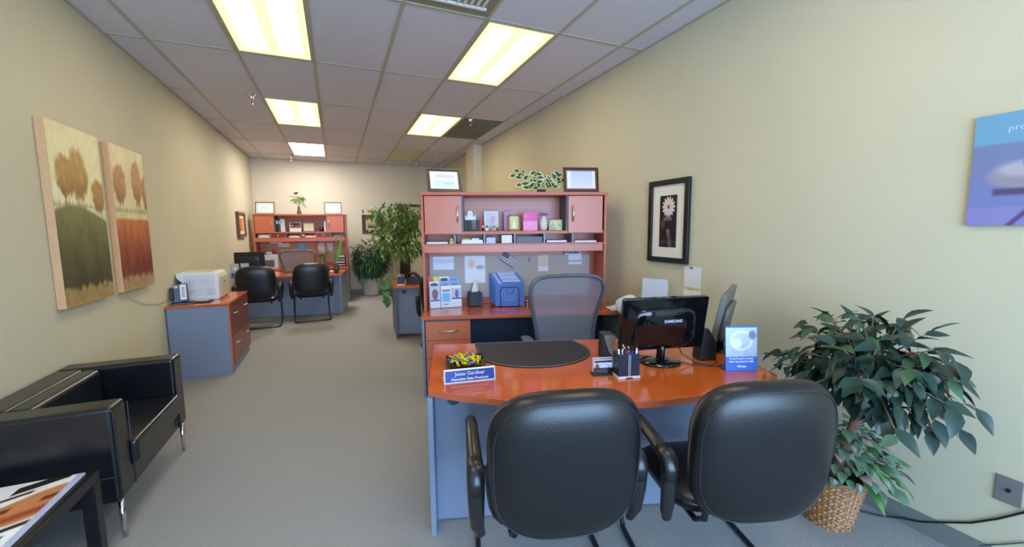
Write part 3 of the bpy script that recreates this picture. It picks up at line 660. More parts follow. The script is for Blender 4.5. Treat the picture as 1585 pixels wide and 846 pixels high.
for k, (nm, m, lb) in enumerate(pens):
    x = .018+.0125*k; y = .02+.035*(k % 2); dx = (-.010, .008, .004, -.004, .007, -.006, .006)[k]; p0 = D1.at(.992+x+.0, -.752+y); p1 = D1.at(.992+x+dx*1.5, -.752+y+.004)
    hh = (.172, .162, .168, .150, .158, .150, .175)[k]
    o = thing('pen', lb+(', tallest at the right of the cup' if k == 6 else ', leftmost in the cup' if k == 0 else ' standing in the blue pen cup'), 'pen', (p0[0], p0[1], ZD+.02), 0, 'pens in the blue cup')
    d = Vector((p1[0]-p0[0], p1[1]-p0[1], hh-.02))
    MB().tube([(0, 0, 0), tuple(d*.86)], .0045, 8).build('barrel', m, o, True); MB().tube([tuple(d*.86), tuple(d)], .004, 8, radii=[.005, .003]).build('pen_cap', CHROME if k % 2 else PLAST, o, True)
# monitors
def monitor(label, loc, rz, W, H, z0, tilt, logo, shell, col, flat=False):
    t = thing('monitor', label, 'monitor', loc, rz)
    MB().lathe([(.115, 0), (.115, .008), (.06, .014), (.035, .02)], 36, sx=1, sy=.85).build('base', PLASTG, t, True)
    MB().tube([(0, .0, .015), (0, -.005, .06), (0, 0, z0+.06)], .022, 12, rb=.028).build('neck', PLASTG, t, True)
    p = MB().prism(rrect(-W/2, W/2, 0, H, .012), -.008, .022, 'y').build('screen_housing', col, t, bevel=.004, loc=(0, 0, z0), rot=(tilt, 0, 0))
    if not flat: MB().cushion(W*.76, H*.78, .05, e=5, taper=-.12, nr=10, na=48, edge=4).build('back_shell', shell, p, True, loc=(0, -.008, H*.42))
    else: MB().prism(rrect(-W*.36, W*.36, H*.06, H*.72, .03), -.035, -.008, 'y').build('back_shell', shell, p, bevel=.01)
    bx(-W/2+.014, W/2-.014, .022, .0235, .02, H-.014).build('screen', PLASTG, p)
    if logo: txt('SAMSUNG', .0235, .035, -.0342, H*.56, mat('logo_silver', (190, 196, 210), .4), p, bold=.0006)
    return t
monitor('glossy black monitor seen from behind on the large orange desk', (1.655, 1.745, ZD), R_(-13), .505, .305, .080, R_(10), True, PLASTG, PLASTG)
monitor('grey-backed second monitor turned edge-on beside the large black one', (2.18, 1.80, ZD), R_(33), .53, .30, .085, R_(11), False, mat('monitor_grey', (104, 104, 98), .4), MATS['monitor_grey'], True)
monitor('black monitor on the far desk seen from behind', (-1.40, 8.23, ZD), R_(-4), .50, .31, .095, R_(3), False, PLAST, PLAST)
# speakers
def speaker(label, loc, rz, H, w_, d):
    t = thing('speaker', label, 'speaker', loc, rz, 'black desktop speakers')
    MB().prism([(-w_/2*1.15, 0), (w_/2*1.15, 0), (w_/2, H), (-w_/2, H)], 0, d, 'y').build('cabinet', PLASTM, t, bevel=.006)
    pts = [(w_/2*.9, H*.97), (-w_/2*.8, H*.97), (-w_/2*.55, H*.7), (0, H*.3), (w_/2*1.0, H*.08)]
    MB().prism(pts, -.004, .0, 'y').build('side_inlay', mat('speaker_inlay', (130, 126, 118), .3), t); return t
sp1 = speaker('slim black desktop speaker behind the business card holder', D1.at(1.045, -.44, ZD), D1.a, .148, .072, .08)
t = thing('speaker', 'black wedge speaker beside the blue leaflet', 'speaker', D1.at(1.60, -.53, ZD), D1.a, 'black desktop speakers')
MB().prism([(-.05, 0), (.05, 0), (.05, .1), (.0, .185), (-.03, .19)], 0, .09, 'y').build('cabinet', mat('speaker_dark', (30, 31, 36), .45), t, bevel=.006)
MB().lathe([(.03, 0), (.03, .004)], 20).build('speaker_cone', PLAST, t, loc=(.0, .094, .07), rot=(R_(-90), 0, 0))
tag(MB().tube([D1.at(x, y, ZD+.005+z) for x, y, z in ((1.13, -.36, 0), (1.2, -.4, .0), (1.3, -.44, .002), (1.4, -.52, .0), (1.47, -.6, .0), (1.55, -.63, .0), (1.62, -.58, .0), (1.66, -.48, 0), (1.6, -.4, .0))], .003, 6).build('speaker_cable', PLAST, None, True), 'black cable looping on the desk between monitor and wedge speaker', 'cable')
tag(MB().tube([D1.at(x, y, ZD+.006+z) for x, y, z in ((1.42, -.3, .0), (1.46, -.36, .06), (1.45, -.45, .09), (1.44, -.53, .04), (1.50, -.57, .0), (1.58, -.64, 0), (1.64, -.61, 0))], .0028, 6).build('monitor_cable', PLAST, None, True), 'thin black cable arching beside the monitor foot', 'cable')
# leaflet display
t = thing('leaflet_stand', 'blue upright leaflet card with white writing on the desk corner', 'leaflet', D1.at(1.592, -.705, ZD), D1.a+R_(-4))
def leaf_pic(u, v):
    n = nz(u, v, 9, 6); c = mixc((150, 166, 190), (190, 204, 226), v+n*.3); c = over(c, (v < .32)*1., (52, 104, 200)); c = over(c, (np.maximum(np.abs(u-.5), 0) > .485)*1., (70, 110, 190)); c = over(c, (v > .975)*1., (50, 100, 200))
    d = np.sqrt(((u-.36)/.16)**2+((v-.62)/.1)**2); c = over(c, soft(d-1, .3)*(v > .33), (226, 230, 236)); d2 = np.abs(np.sqrt(((u-.5)/.32)**2+((v-.68)/.2)**2)-1); c = over(c, soft(d2-.12, .1)*(v > .33)*.8, (232, 234, 240)); c = over(c, soft(np.sqrt(((u-.85)/.12)**2+((v-.8)/.1)**2)-1, .3)*.7, (84, 98, 120)); return c
bx(0, .172, 0, .004, 0, .238).build('card', BLUED, t, rot=(R_(-6), 0, 0)); q = pic('printed_face', .001, .171, .001, .237, -.001, leaf_pic, 60, 80, t); q.rotation_euler = (R_(-6), 0, 0)
for s_, z_, si in (("If you've got a break,", .062, .0155), ('then we need to talk.', .046, .0155), ('Allstate', .020, .016)): txt(s_, si, .086, -.002, z_, WHITE, q, bold=.0002)
bx(.0, .172, .004, .07, 0, .003).build('stand_foot', BLUED, t)
# white printer in the corner behind the monitors
t = thing('low_stand', 'dark stand against the right wall behind the monitors', 'stand', (2.30, 2.52, 0), 0); bx(0, .26, -.22, .34, 0, .62).build('body', NAVY, t)
t = thing('corner_printer', 'white printer with raised paper tray behind the black monitor', 'printer', (2.30, 2.50, .621), 0)
bx(0, .255, -.18, .34, 0, .19).build('body', WPLAS, t, bevel=.02, seg=3)
MB().prism(rrect(-.11, .11, 0, .24, .02), 0, .006, 'y').build('paper_tray', WPLAS, t, loc=(.15, .18, .19), rot=(R_(-8), 0, R_(-62)))
MB().prism(rrect(-.105, .105, 0, .25, .004), 0, .003, 'y').build('paper', mat('grey_paper', (200, 204, 220), .6), t, loc=(.135, .17, .20), rot=(R_(-8), 0, R_(-62)))
MB().cushion(.2, .16, .05, e=3).build('side_cover', WPLAS, t, True, loc=(.05, .40, .20), rot=(0, R_(-25), R_(-50)))
t = thing('loose_papers', 'curled white papers at the right end of the credenza', 'paper', C1.at(1.80, .10, ZD), C1.a)
for k in range(3):
    h = MB(); n = 8
    for i in range(n+1):
        x = .14*i/n; z = .004+.004*k+.04*(i/n)**2.2
        h.v += [(x-.08, -.1+.015*k, z), (x-.08, .06+.01*k, z)]
    h.f = [(2*i, 2*i+2, 2*i+3, 2*i+1) for i in range(n)]; h.build('sheet', WHITE, t, True)

# ------------------------------------------------------------ things on the credenza
def on(F, x, y, z, dz=0): return dict(loc=F.at(x, y, z), rz=F.a+R_(dz))
t = thing('brochure_rack', 'clear three-tier brochure holder on the credenza', 'brochure holder', **on(C1, .045, .345, ZD, 12))
bx(0, .31, 0, .14, 0, .004).build('base', CLEAR, t)
for k in range(3): bx(0, .31, .0+.05*k, .003+.05*k, .004, .07+.04*k).build('pocket_front', CLEAR, t)
bx(0, .31, .138, .141, 0, .30).build('back_plate', CLEAR, t)
def broch(kind):
    def f(u, v):
        if kind == 0: c = plain(u, v, (240, 240, 248), ((0, 1, .36, 1, (206, 196, 216)), (0, 1, .30, .37, (60, 80, 170)))); return over(c, soft(np.sqrt(((u-.5)/.3)**2+((v-.62)/.24)**2)-1+.4*(nz(u, v, 7, 3)-.5), .3), (120, 84, 100))
        if kind == 1: c = plain(u, v, (240, 240, 246), ((.1, .9, .25, .68, (110, 186, 236)), (.1, .9, .72, .84, (160, 130, 150)), (.25, .75, .1, .17, (90, 96, 130)))); return c
        if kind == 2: c = plain(u, v, (240, 240, 248), ((0, 1, .38, .88, (196, 190, 226)), (0, 1, .36, .42, (60, 80, 170)))); return over(c, soft(np.sqrt(((u-.55)/.16)**2+((v-.6)/.2)**2)-1, .3), (110, 90, 120))
        if kind == 3: return plain(u, v, (200, 206, 60), ((0, .5, .6, 1, (226, 70, 60)), (0, 1, 0, .4, (96, 120, 70)), (.5, 1, .75, 1, (226, 222, 100))))
        if kind == 4: c = plain(u, v, (240, 240, 246), ((0, 1, .55, .72, (90, 120, 190)),)); return over(c, soft(np.sqrt(((u-.5)/.4)**2+((v-.85)/.08)**2)-1, .3), (60, 50, 60))
        return plain(u, v, (150, 172, 220), ((0, 1, .3, .6, (236, 238, 246)), (.2, .8, .7, .9, (120, 140, 190))))
    return f
bl = [(0, .008, .012, 0, 'front brochure with a dancing figure, leftmost'), (.106, .008, .012, 1, 'front brochure with a light blue square, middle'), (.206, .008, .012, 2, 'front brochure with a purple portrait, rightmost'),
      (0, .056, .052, 4, 'middle-tier brochure with a dark photo strip, leftmost'), (.1, .056, .052, 5, 'middle-tier white and blue brochure, centre'), (.2, .056, .052, 5, 'middle-tier white and blue brochure, right side'),
      (0, .108, .092, 3, 'back-tier brochure in red, yellow and green'), (.105, .108, .092, 4, 'back-tier brochure with a car silhouette'), (.205, .108, .092, 5, 'back-tier pale blue brochure at the right')]
for x, y, z, kd, lb in bl:
    q = C1.at(0, 0); a = R_(12); X = .045+x*math.cos(a)-y*math.sin(a); Y = .345+x*math.sin(a)+y*math.cos(a)
    t = thing('brochure', lb, 'brochure', **on(C1, X+.003, Y, ZD+z-.006, 12), group='brochures in the clear holder')
    bx(0, .098, 0, .008, 0, .21).build('pages', WHITE, t, rot=(R_(-4), 0, 0)); q = pic('cover', 0, .098, 0, .21, -.001, broch(kd), 24, 44, t); q.rotation_euler = (R_(-4), 0, 0)
t = thing('tissue_box', 'black wicker tissue box cover with a white tissue', 'tissue box', **on(C1, .475, .47, ZD, 10))
bx(-.058, .058, -.058, .058, 0, .14).build('box', mat('wicker_black', (34, 34, 42), .5), t, bevel=.008)
h = MB()
for k in range(9):
    z = .012+.0145*k
    for s in range(8):
        x = -.054+.0155*s; o_ = .003 if (s+k) % 2 else .0
        h.box(x, x+.012, -.062-o_, -.057, z, z+.011); h.box(-.062-o_, -.057, x, x+.012, z, z+.011)
stuff(h.build('woven_strips', mat('wicker_strip', (58, 60, 78), .4), t))
h = MB(); h.v = [(-.035, -.01, .14), (.035, .0, .14), (.03, .012, .24), (.01, -.008, .2), (-.012, .004, .22), (.02, .0, .262), (-.03, .01, .15)]; h.f = [(0, 1, 3), (1, 2, 3), (0, 3, 4), (3, 2, 5), (4, 3, 5), (0, 4, 6)]
h.build('tissue', WHITE, t)
# folders in wire holder
t = thing('wire_file_holder', 'black wire desktop file holder full of blue folders', 'file holder', **on(C1, .665, .345, ZD, -2))
for y in (.0, .22): MB().tube([(.06, y, .0), (.06, y, .17), (.075, y, .195), (.225, y, .195), (.24, y, .17), (.24, y, .0)], .003, 6).build('wire_loop', PLAST, t, True)
MB().tube([(.06, 0, .004), (.06, .22, .004)], .003, 6).tube([(.24, 0, .004), (.24, .22, .004)], .003, 6).build('wire_rail', PLAST, t, True)
def emblem(parent, y):
    g = MB()
    cx, cz, rr = .165, .118, .078
    g.tube([(cx+rr*1.05*math.cos(R_(a)), y, cz+rr*.86*math.sin(R_(a))) for a in range(128, 413, 10)], .0016, 5)
    for s in (-1, 1):
        g.tube([(cx+s*x, y, cz+z) for x, z in ((.0, .022), (.012, .05), (.032, .066), (.05, .058), (.058, .03), (.056, -.005), (.045, -.03), (.025, -.048), (.0, -.055))], .0015, 5)
        g.tube([(cx+s*x, y, cz+z) for x, z in ((.045, .02), (.04, -.008), (.028, -.024), (.012, -.034), (.002, -.036))], .0013, 5)
        g.tube([(cx+s*x, y, cz+z) for x, z in ((.026, .0), (.022, -.014), (.008, -.022), (0, -.018))], .0013, 5)
    g.build('emblem', mat('emblem_silver', (196, 206, 236), .4), parent)
for k in range(6):
    y = .012+.034*k; t = thing('blue_folder', ('front blue folder printed with a cupped-hands emblem' if k == 0 else ['', 'second blue folder behind the emblem folder', 'third blue folder in the wire holder', 'fourth blue folder in the wire holder', 'fifth blue folder in the wire holder', 'rearmost blue folder in the wire holder'][k]), 'folder', **on(C1, .655, .352+y, ZD+.008+.008*k, -2), group='blue folders in the wire holder')
    x0 = .02-.010*k; w_ = .285
    bx(x0, x0+w_, 0, .005, 0, .24+.006*k).build('cover', BLUE, t); bx(x0+.07, x0+w_-.04, .005, .009, .01, .252+.006*k).build('papers', WHITE if k % 2 == 0 else mat('lilac_paper', (200, 206, 246), .6), t)
    bx(x0+.03, x0+.062, -.0012, 0, .225+.006*k, .234+.006*k).build('index_label', WHITE, t)
    if k == 0: emblem(t, -.0022)
for lx, m, lb, rr in ((1.0, CHROME, 'small silver desk ornament behind the folders', .016), (1.045, mat('brass', (170, 140, 50), .3, .8), 'small brass desk ornament near the folders', .02)):
    tag(MB().ball((0, 0, .03), rr, n=12).lathe([(.018, 0), (.01, .012), (.006, .02)], 12).build('ornament', m, None, True, loc=C1.at(lx, .46, ZD)), lb, 'ornament')
# pinned papers on the tackboard
def pinned(F, label, x0, x1, z0, z1, fn, nm='pinned_paper', cat='paper', rot=0, y=.5635, n=40):
    t = thing(nm, label, cat, F.at(x0, y, z0), F.a); bx(0, x1-x0, -.0012, 0, 0, z1-z0).build('sheet', WHITE, t)
    pic('print', 0, x1-x0, 0, z1-z0, -.002, fn, n, n, t); t.rotation_euler = (0, rot, F.a); return t
pinned(C1, 'white landscape sheet with pale blue print on the tackboard', .063, .27, 1.097, 1.231, lambda u, v: over(plain(u, v, (236, 240, 250)), soft(np.abs(v-.65)-.2+.1*nz(u, v, 6, 1), .1)*.5, (176, 200, 240)))
pinned(C1, 'white portrait sheet with a floral picture on the tackboard', .379, .585, .957, 1.233, lambda u, v: over(over(plain(u, v, (240, 241, 250)), soft(np.sqrt(((u-.32)/.16)**2+((v-.7)/.16)**2)-1, .4)*.6, (236, 176, 150)), soft(np.sqrt(((u-.75)/.2)**2+((v-.58)/.08)**2)-1, .4)*.5, (120, 116, 130)))
pinned(C1, 'pale card with a yellow dotted picture on the tackboard', 1.13, 1.235, 1.065, 1.232, lambda u, v: over(plain(u, v, (236, 234, 236)), (v > .3)*(.4+.6*nz(u, v, 18, 2)), (222, 196, 150)))
pinned(C1, 'white card with a purple stripe on the tackboard', 1.447, 1.585, 1.13, 1.232, lambda u, v: plain(u, v, (232, 232, 240), ((0, 1, .3, .42, (180, 140, 180)),)))
pinned(C1, 'small dark photo pinned above the purple-striped card', 1.40, 1.58, 1.232, 1.275, lambda u, v: over(plain(u, v, (226, 226, 232)), soft(np.abs(v-.5)-.2, .1)*(nz(u, v, 8, 5) > .3), (50, 60, 90)), nm='pinned_photo', cat='photo', y=.55)
def flag(u, v):
    c = np.where((np.floor(v*9) % 2 == 0)[..., None], np.array((140, 50, 74.)), np.array((244, 240, 244.))); return over(c, ((u < .4) & (v > .5))*1., (60, 66, 120))
pinned(C1, 'small striped american flag pinned at an angle under the apron', .735, .90, 1.195, 1.29, flag, 'american_flag', 'flag', rot=R_(35), y=.545)
tag(MB().tube([(.012*math.cos(R_(a)), 0, .014*math.sin(R_(a))) for a in range(0, 360, 24)], .0015, 5, closed=True).box(-.008, .008, -.002, .002, -.035, -.016).build('key_ring', mat('red_tag', (190, 90, 90), .5), None, loc=C1.at(1.035, .558, 1.205), rot=(0, 0, C1.a)), 'small red key ring hanging on the tackboard', 'key ring')
# hutch top: certificates and plant
def certificate(u, v): return plain(u, v, (240, 238, 244), ((.2, .9, .62, .86, (214, 206, 216)), (.15, .9, .1, .5, (202, 232, 226)), (.5, .85, .28, .34, (170, 200, 200)), (.35, .75, .7, .73, (150, 140, 150))))
def certificate2(u, v): c = mixc((232, 222, 240), (206, 206, 240), v); return over(over(c, (u < .13)*1., (236, 240, 246)), ((u > .9))*1., (236, 240, 248))
def stand_frame(F, label, x, y, z, W, H, m, fn, fr=.022, tilt=-8, dz=0, matw=.016, matm=FRAMEW, g=None, nm='framed_certificate', cat='certificate'):
    return frame(nm, label, cat, W, H, fr, m, matw, matm, fn, F.at(x, y, z), F.a+R_(dz), R_(tilt), g, dep=.016, nx=40, nzz=30)
stand_frame(C1, 'framed certificate leaning on top of the large hutch, left end', .062, .27, 1.8435, .325, .245, FRAMEG, certificate, .016, -24, 14)
stand_frame(C1, 'framed certificate on top of the large hutch, right end', 1.335, .30, 1.8435, .345, .235, FRAMEB, certificate2, .018, -8, 2, matm=mat('red_brown_mat', (140, 62, 40), .4))
# leaf machinery
def leaf_mesh(nm, L, W, m, droop=.25, fold=.15, segs=4, tipw=.0):
    h = MB(); prof = [0, .75, 1, .8, .45, 0] if segs == 5 else [0, .9, .95, .5, 0]
    n = len(prof)-1
    for i, p in enumerate(prof):
        t_ = i/n; y = L*t_; z = -droop*L*t_*t_; w_ = W/2*p
        h.v += [(-w_, y, z+fold*w_), (0, y, z), (w_, y, z+fold*w_)]
    for i in range(n):
        a = 3*i; h.f += [(a, a+1, a+4, a+3), (a+1, a+2, a+5, a+4)]
    return h.mesh(nm, m, True)
def aim(pos, d, up=(0, 0, 1), s=1, roll=0):
    y = Vector(d).normalized(); u = Vector(up); x = y.cross(u)
    if x.length < 1e-3: x = Vector((1, 0, 0))
    x.normalize(); z = x.cross(y)
    M = Matrix(((x.x, y.x, z.x), (x.y, y.y, z.y), (x.z, y.z, z.z))) @ Matrix.Rotation(roll, 3, 'Y')
    return Matrix.Translation(pos) @ M.to_4x4() @ Matrix.Scale(s, 4)
def put_leaf(me, parent, M, nm='leaf'):
    o = bpy.data.objects.new(nm, me); COL.objects.link(o); o.parent = parent; o.matrix_local = M; return o
def merge_leaves(nm, meshes, mats_, parent, m):
    V = []; F = []
    for me, M in zip(meshes, mats_):
        n = len(V); V += [tuple(M @ v.co) for v in me.vertices]; F += [tuple(n+i for i in p.vertices) for p in me.polygons]
    x = bpy.data.meshes.new(nm); x.from_pydata(V, [], F); x.materials.append(m); x.polygons.foreach_set('use_smooth', [True]*len(F))
    o = bpy.data.objects.new(nm, x); COL.objects.link(o); o.parent = parent; return stuff(o)
# variegated plant on the hutch
rr = random.Random(5)
t = thing('variegated_plant', 'cream-edged leafy plant lying on the large hutch top', 'plant', C1.at(1.14, .42, 1.8435), C1.a)
lv = leaf_mesh('variegated_leaf', .068, .034, mat('variegated_green', (52, 66, 52), .5, noise=.2, nscale=40), .1, .1); le = leaf_mesh('variegated_leaf', .078, .049, LEAFY, .1, .1)
MB().lathe([(.04, 0), (.045, .03), (.04, .035)], 14).build('pot', PLASTM, t, True)
for (ex, ey, ez) in ((-.26, -.02, .17), (-.22, .0, .21), (-.06, -.02, .2), (-.2, -.05, .08), (-.05, -.05, .10), (.08, -.04, .10), (.17, -.02, .17), (.24, .0, .13), (.12, -.05, .06), (-.13, -.06, .05)):
    P0 = Vector((0, 0, .03)); P1 = Vector((ex, ey, ez)); mid = (P0+P1)/2+Vector((0, 0, .03))
    MB().tube([P0, mid, P1], .0015, 5).build('stem', LEAFY, t)
    for k in range(7):
        q = .3+.7*k/6; p = P0*(1-q)**2+mid*2*q*(1-q)+P1*q*q; s = 1 if k % 2 else -1
        d = Vector((s*.7+rr.uniform(-.3, .3)+ex, rr.uniform(-.7, -.1), rr.uniform(-.3, .8)))
        M = aim(p, d, (0, -1, .25), rr.uniform(.8, 1.05)); put_leaf(le, t, M); put_leaf(lv, t, aim(p+Vector((0, -.0016, .0006)), d, (0, -1, .25), M.to_scale()[0]*.93))
# ------------------------------------------------------------ things on the hutch shelf
ZS = 1.4815
def book(F, label, x, w_, h_, m, y=.31, d=.16, g='books on the hutch shelf', face=None):
    t = thing('book', label, 'book', F.at(x, y, ZS), F.a, g); bx(0, w_, 0, d, 0, h_).build('cover', m, t, bevel=.0015); bx(.003, w_-.003, .004, d-.003, h_-.001, h_+.0005).build('pages', WHITE, t)
    if face == 'orn':
        for k, (rw, z) in enumerate(((.012, .025), (.02, .045), (.01, .06), (.017, .075), (.02, .09))): bx(w_/2-rw, w_/2+rw, -.001, 0, z, z+.006).build('gilt_line', mat('gilt', (170, 164, 156), .5), t)
    return t
book(C1, 'black book at the left end of the shelf, partly hidden', .388, .04, .105, BLACKB)
book(C1, 'thick dark book with a grey ornamental design below the ghost', .43, .10, .105, BLACKB, face='orn')
book(C1, 'red book beside the dark ornamental book', .53, .035, .112, REDB)
t = thing('ghost_figurine', 'white smiling ghost figurine on top of the dark books', 'figurine', C1.at(.445, .33, ZS+.1065), C1.a)
MB().prism([(-.05, 0), (.052, 0), (.052, .045), (.04, .048), (.036, .025), (.028, .03), (.026, .06), (.018, .08), (0, .09), (-.018, .08), (-.026, .06), (-.028, .03), (-.036, .025), (-.04, .045), (-.05, .045)], 0, .018, 'y').build('body', WHITE, t, bevel=.003)
for x in (-.008, .008): MB().ball((x, -.001, .062), .003).build('eye', PLAST, t)
MB().tube([(-.008, -.001, .048), (0, -.001, .043), (.008, -.001, .048)], .0012, 5).build('mouth', PLAST, t)
def clutter(u, v): n = nz(u, v, 9, 12); c = mixc((222, 206, 222), (206, 190, 214), n*1.4); return over(c, soft(np.sqrt(((u-.6)/.25)**2+((v-.55)/.25)**2)-1, .4)*n, (214, 150, 170))
stand_frame(C1, 'white framed family picture on the hutch shelf', .578, .38, ZS, .135, .19, WHITE, clutter, .014, -5, g=None, matw=.002, matm=WHITE, nm='picture_frame', cat='frame')
for k, (x, cols, lb) in enumerate(((.565, (PLAST, WHITE), 'tiny black and white figurine on the shelf'), (.60, (WHITE, PLAST), 'tiny white figurine with black spots in front of the white frame'), (.635, (mat('tan_fig', (190, 140, 96), .6), YELLOW), 'tiny tan figurine in front of the white frame'), (.67, (mat('pink_fig', (226, 176, 150), .6), GREY), 'tiny pink figurine in front of the white frame'), (.70, (mat('green_fig', (70, 90, 80), .6), CERAM), 'tiny green figurine at the right of the white frame'))):
    t = thing('tiny_figurine', lb, 'figurine', C1.at(x, .30, ZS), C1.a, 'tiny figurines on the hutch shelf'); MB().ball((0, 0, .017), .013, .011, .017, 8, 5).build('body', cols[0], t, True); MB().ball((0, 0, .041), .010, n=8, k=5).build('head', cols[1], t, True)
stand_frame(C1, 'pink and lilac frame with white dots behind the bronze one', .772, .42, ZS, .125, .185, LILAC, lambda u, v: over(plain(u, v, (214, 150, 170)), (nz(u, v, 16, 2) > .72)*1., (250, 246, 250)), .014, -6, matw=.001, matm=LILAC, nm='picture_frame', cat='frame')
stand_frame(C1, 'bronze framed photo of a person in white on the hutch shelf', .805, .335, ZS, .115, .155, mat('bronze', (130, 84, 44), .35, .3), lambda u, v: over(mixc((206, 196, 130), (226, 214, 150), v), soft(np.maximum(np.abs(u-.5)-.12-.2*(.5-v), np.abs(v-.35)-.25), .1), (246, 240, 216)), .015, -5, matw=.001, matm=FRAMEW, nm='picture_frame', cat='frame')
def pinkc(u, v): return over(over(plain(u, v, (250, 150, 196)), (v > .5)*1., (240, 84, 170)), soft(np.sqrt(((u-.2)/.13)**2+((v-.78)/.1)**2)-1, .3), (240, 130, 130))+((nz(u, v, 20, 3)-.5)*30)[..., None]*(v < .5)[..., None]
t = thing('pink_card', 'bright pink greeting card standing on the hutch shelf', 'card', C1.at(.953, .37, ZS), C1.a); bx(0, .14, 0, .004, 0, .18).build('card', WHITE, t); pic('print', 0, .14, 0, .18, -.001, pinkc, 40, 40, t)
t = thing('flower_vase', 'white vase with lilac silk flowers on the hutch shelf', 'vase', C1.at(1.148, .33, ZS), C1.a)
MB().lathe([(.026, 0), (.036, .03), (.041, .07), (.036, .105), (.02, .122), (.02, .128), (.025, .136)], 24).build('vase_body', CERAM, t, True)
pm = leaf_mesh('petal', .072, .026, LILAC, .3, .3)
for k in range(26): a = k*2.4; el = .35+.8*(k/26); put_leaf(pm, t, aim(Vector((0, 0, .137)), (math.cos(a)*math.cos(el), math.sin(a)*math.cos(el), math.sin(el)), s=.8+.3*(1-k/26)), 'petal')
t = thing('small_photo', 'small unframed landscape photo standing at the shelf right end', 'photo', C1.at(1.205, .37, ZS), C1.a); bx(0, .135, 0, .004, 0, .105).build('photo', FRAMEG, t)
pic('print', .003, .132, .003, .102, -.001, lambda u, v: over(mixc((150, 170, 120), (216, 214, 150), nz(u, v, 6, 6)), soft(np.abs(u-.3-.5*(1-v))-.1, .1)*.8, (236, 220, 150)), 30, 20, t)
# pigeonhole contents
ZP = 1.3675
def paper_stack(F, label, x, y, w_, d, h_, m=WHITE, n=3, nm='paper_stack', cat='paper', dz=0, g='papers in the hutch pigeonholes'):
    t = thing(nm, label, cat, F.at(x, y, ZP), F.a+R_(dz), g)
    for k in range(n): e = .006*(k % 2); bx(e, w_-e*.5, e, d, h_*k/n, h_*(k+1)/n-.0006).build('sheets', m, t)
    return t
paper_stack(C1, 'flat white papers in the leftmost pigeonhole', .035, .28, .20, .22, .018)
t = thing('yellow_figurine', 'small yellow figurine at the edge of the first pigeonhole', 'figurine', C1.at(.268, .285, ZP), C1.a); MB().box(-.02, .02, -.015, .015, 0, .022).build('foot', mat('pale_yellow', (216, 204, 120), .6), t, bevel=.005); MB().ball((0, 0, .036), .017, .014, .017).build('body', MATS['pale_yellow'], t, True)
paper_stack(C1, 'thick white ream in the second pigeonhole', .36, .27, .20, .22, .034, n=2)
tag(bx(0, .07, 0, .03, 0, .012).build('yellow_packet', mat('gold', (214, 180, 90), .5), None, loc=C1.at(.37, .30, ZP+.0345), rot=(0, 0, C1.a)), 'small yellow packet on the white ream', 'packet')
tag(bx(0, .07, 0, .03, 0, .012).build('white_packet', WHITE, None, loc=C1.at(.455, .30, ZP+.0345), rot=(0, 0, C1.a)), 'small white packet on the white ream', 'packet')
paper_stack(C1, 'pale lilac stack of papers in the third pigeonhole', .59, .28, .09, .2, .055, mat('lilac_sheet', (206, 206, 236), .6), 4)
tag(bx(0, .1, 0, .16, 0, .076).build('white_box', WHITE, None, loc=C1.at(.738, .29, ZP), rot=(0, 0, C1.a), bevel=.002), 'white box standing in the third pigeonhole', 'box')
tag(MB().box(0, .24, 0, .2, 0, .05).box(-.004, .245, -.004, 0, 0, .058).build('grey_letter_tray', GREYD, None, loc=C1.at(.88, .28, ZP), rot=(0, 0, C1.a)), 'dark grey letter tray in the fourth pigeonhole', 'letter tray')
tag(bx(0, .2, 0, .18, 0, .022).build('purple_binder', mat('purple_spine', (110, 100, 190), .5), None, loc=C1.at(1.165, .28, ZP), rot=(0, 0, C1.a)), 'flat purple-edged binder in the fifth pigeonhole', 'binder')
tag(bx(.004, .196, -.001, 0, .005, .02).build('binder_label', WHITE, None, loc=C1.at(1.165, .28, ZP), rot=(0, 0, C1.a)), 'white paper edge in the purple binder', 'paper')
paper_stack(C1, 'curled notebooks in the rightmost pigeonhole', 1.44, .28, .22, .2, .016, n=2, dz=2)
t = thing('wire_letter_sorter', 'black wire letter sorter in the rightmost pigeonhole', 'letter sorter', C1.at(1.56, .40, ZP), C1.a)
for k in range(9): MB().tube([(.015*k, 0, 0), (.015*k, .0, .05), (.015*k+.004, 0, .062)], .0012, 5).build('wire', PLAST, t)
MB().tube([(0, 0, .002), (.12, 0, .002)], .0015, 5).build('wire_base', PLAST, t)

# ------------------------------------------------------------ far hutch contents
def far_cert(u, v): return plain(u, v, (226, 230, 222), ((.12, .88, .15, .85, (180, 206, 226)),))
stand_frame(C2, 'framed certificate on the far hutch top, left side', .03, .36, 1.8435, .345, .255, FRAMEG, far_cert, .016, -16, 2, matw=.05, matm=mat('pale_mat', (206, 206, 190), .6))
stand_frame(C2, 'framed certificate on the far hutch top, right side', 1.31, .36, 1.8435, .34, .255, FRAMEG, lambda u, v: mixc((170, 200, 200), (236, 244, 244), u*.6+v*.4), .016, -8, -2, matw=.03, matm=MATS['pale_mat'])
t = thing('potted_foliage', 'green leafy plant in an amber glass vase on the far hutch', 'plant', C2.at(.825, .38, 1.8435), C2.a)
MB().lathe([(.035, 0), (.045, .03), (.03, .09), (.024, .12), (.03, .15)], 18).build('glass_vase', GLASSG, t, True)
bl_ = leaf_mesh('broad_leaf', .15, .11, mat('pothos', (104, 132, 66), .5, noise=.2, nscale=20), .5, .2); bd = leaf_mesh('broad_leaf', .12, .08, mat('brown_leaf', (96, 44, 26), .5), .6, .1)
rr = random.Random(3)
for k in range(22):
    a = k*2.4; el = rr.uniform(-.5, .9); put_leaf(bl_, t, aim(Vector((.03*math.cos(a), .03*math.sin(a), .22+rr.uniform(-.03, .12))), (math.cos(a), math.sin(a), el), s=rr.uniform(.6, 1)), 'leaf')
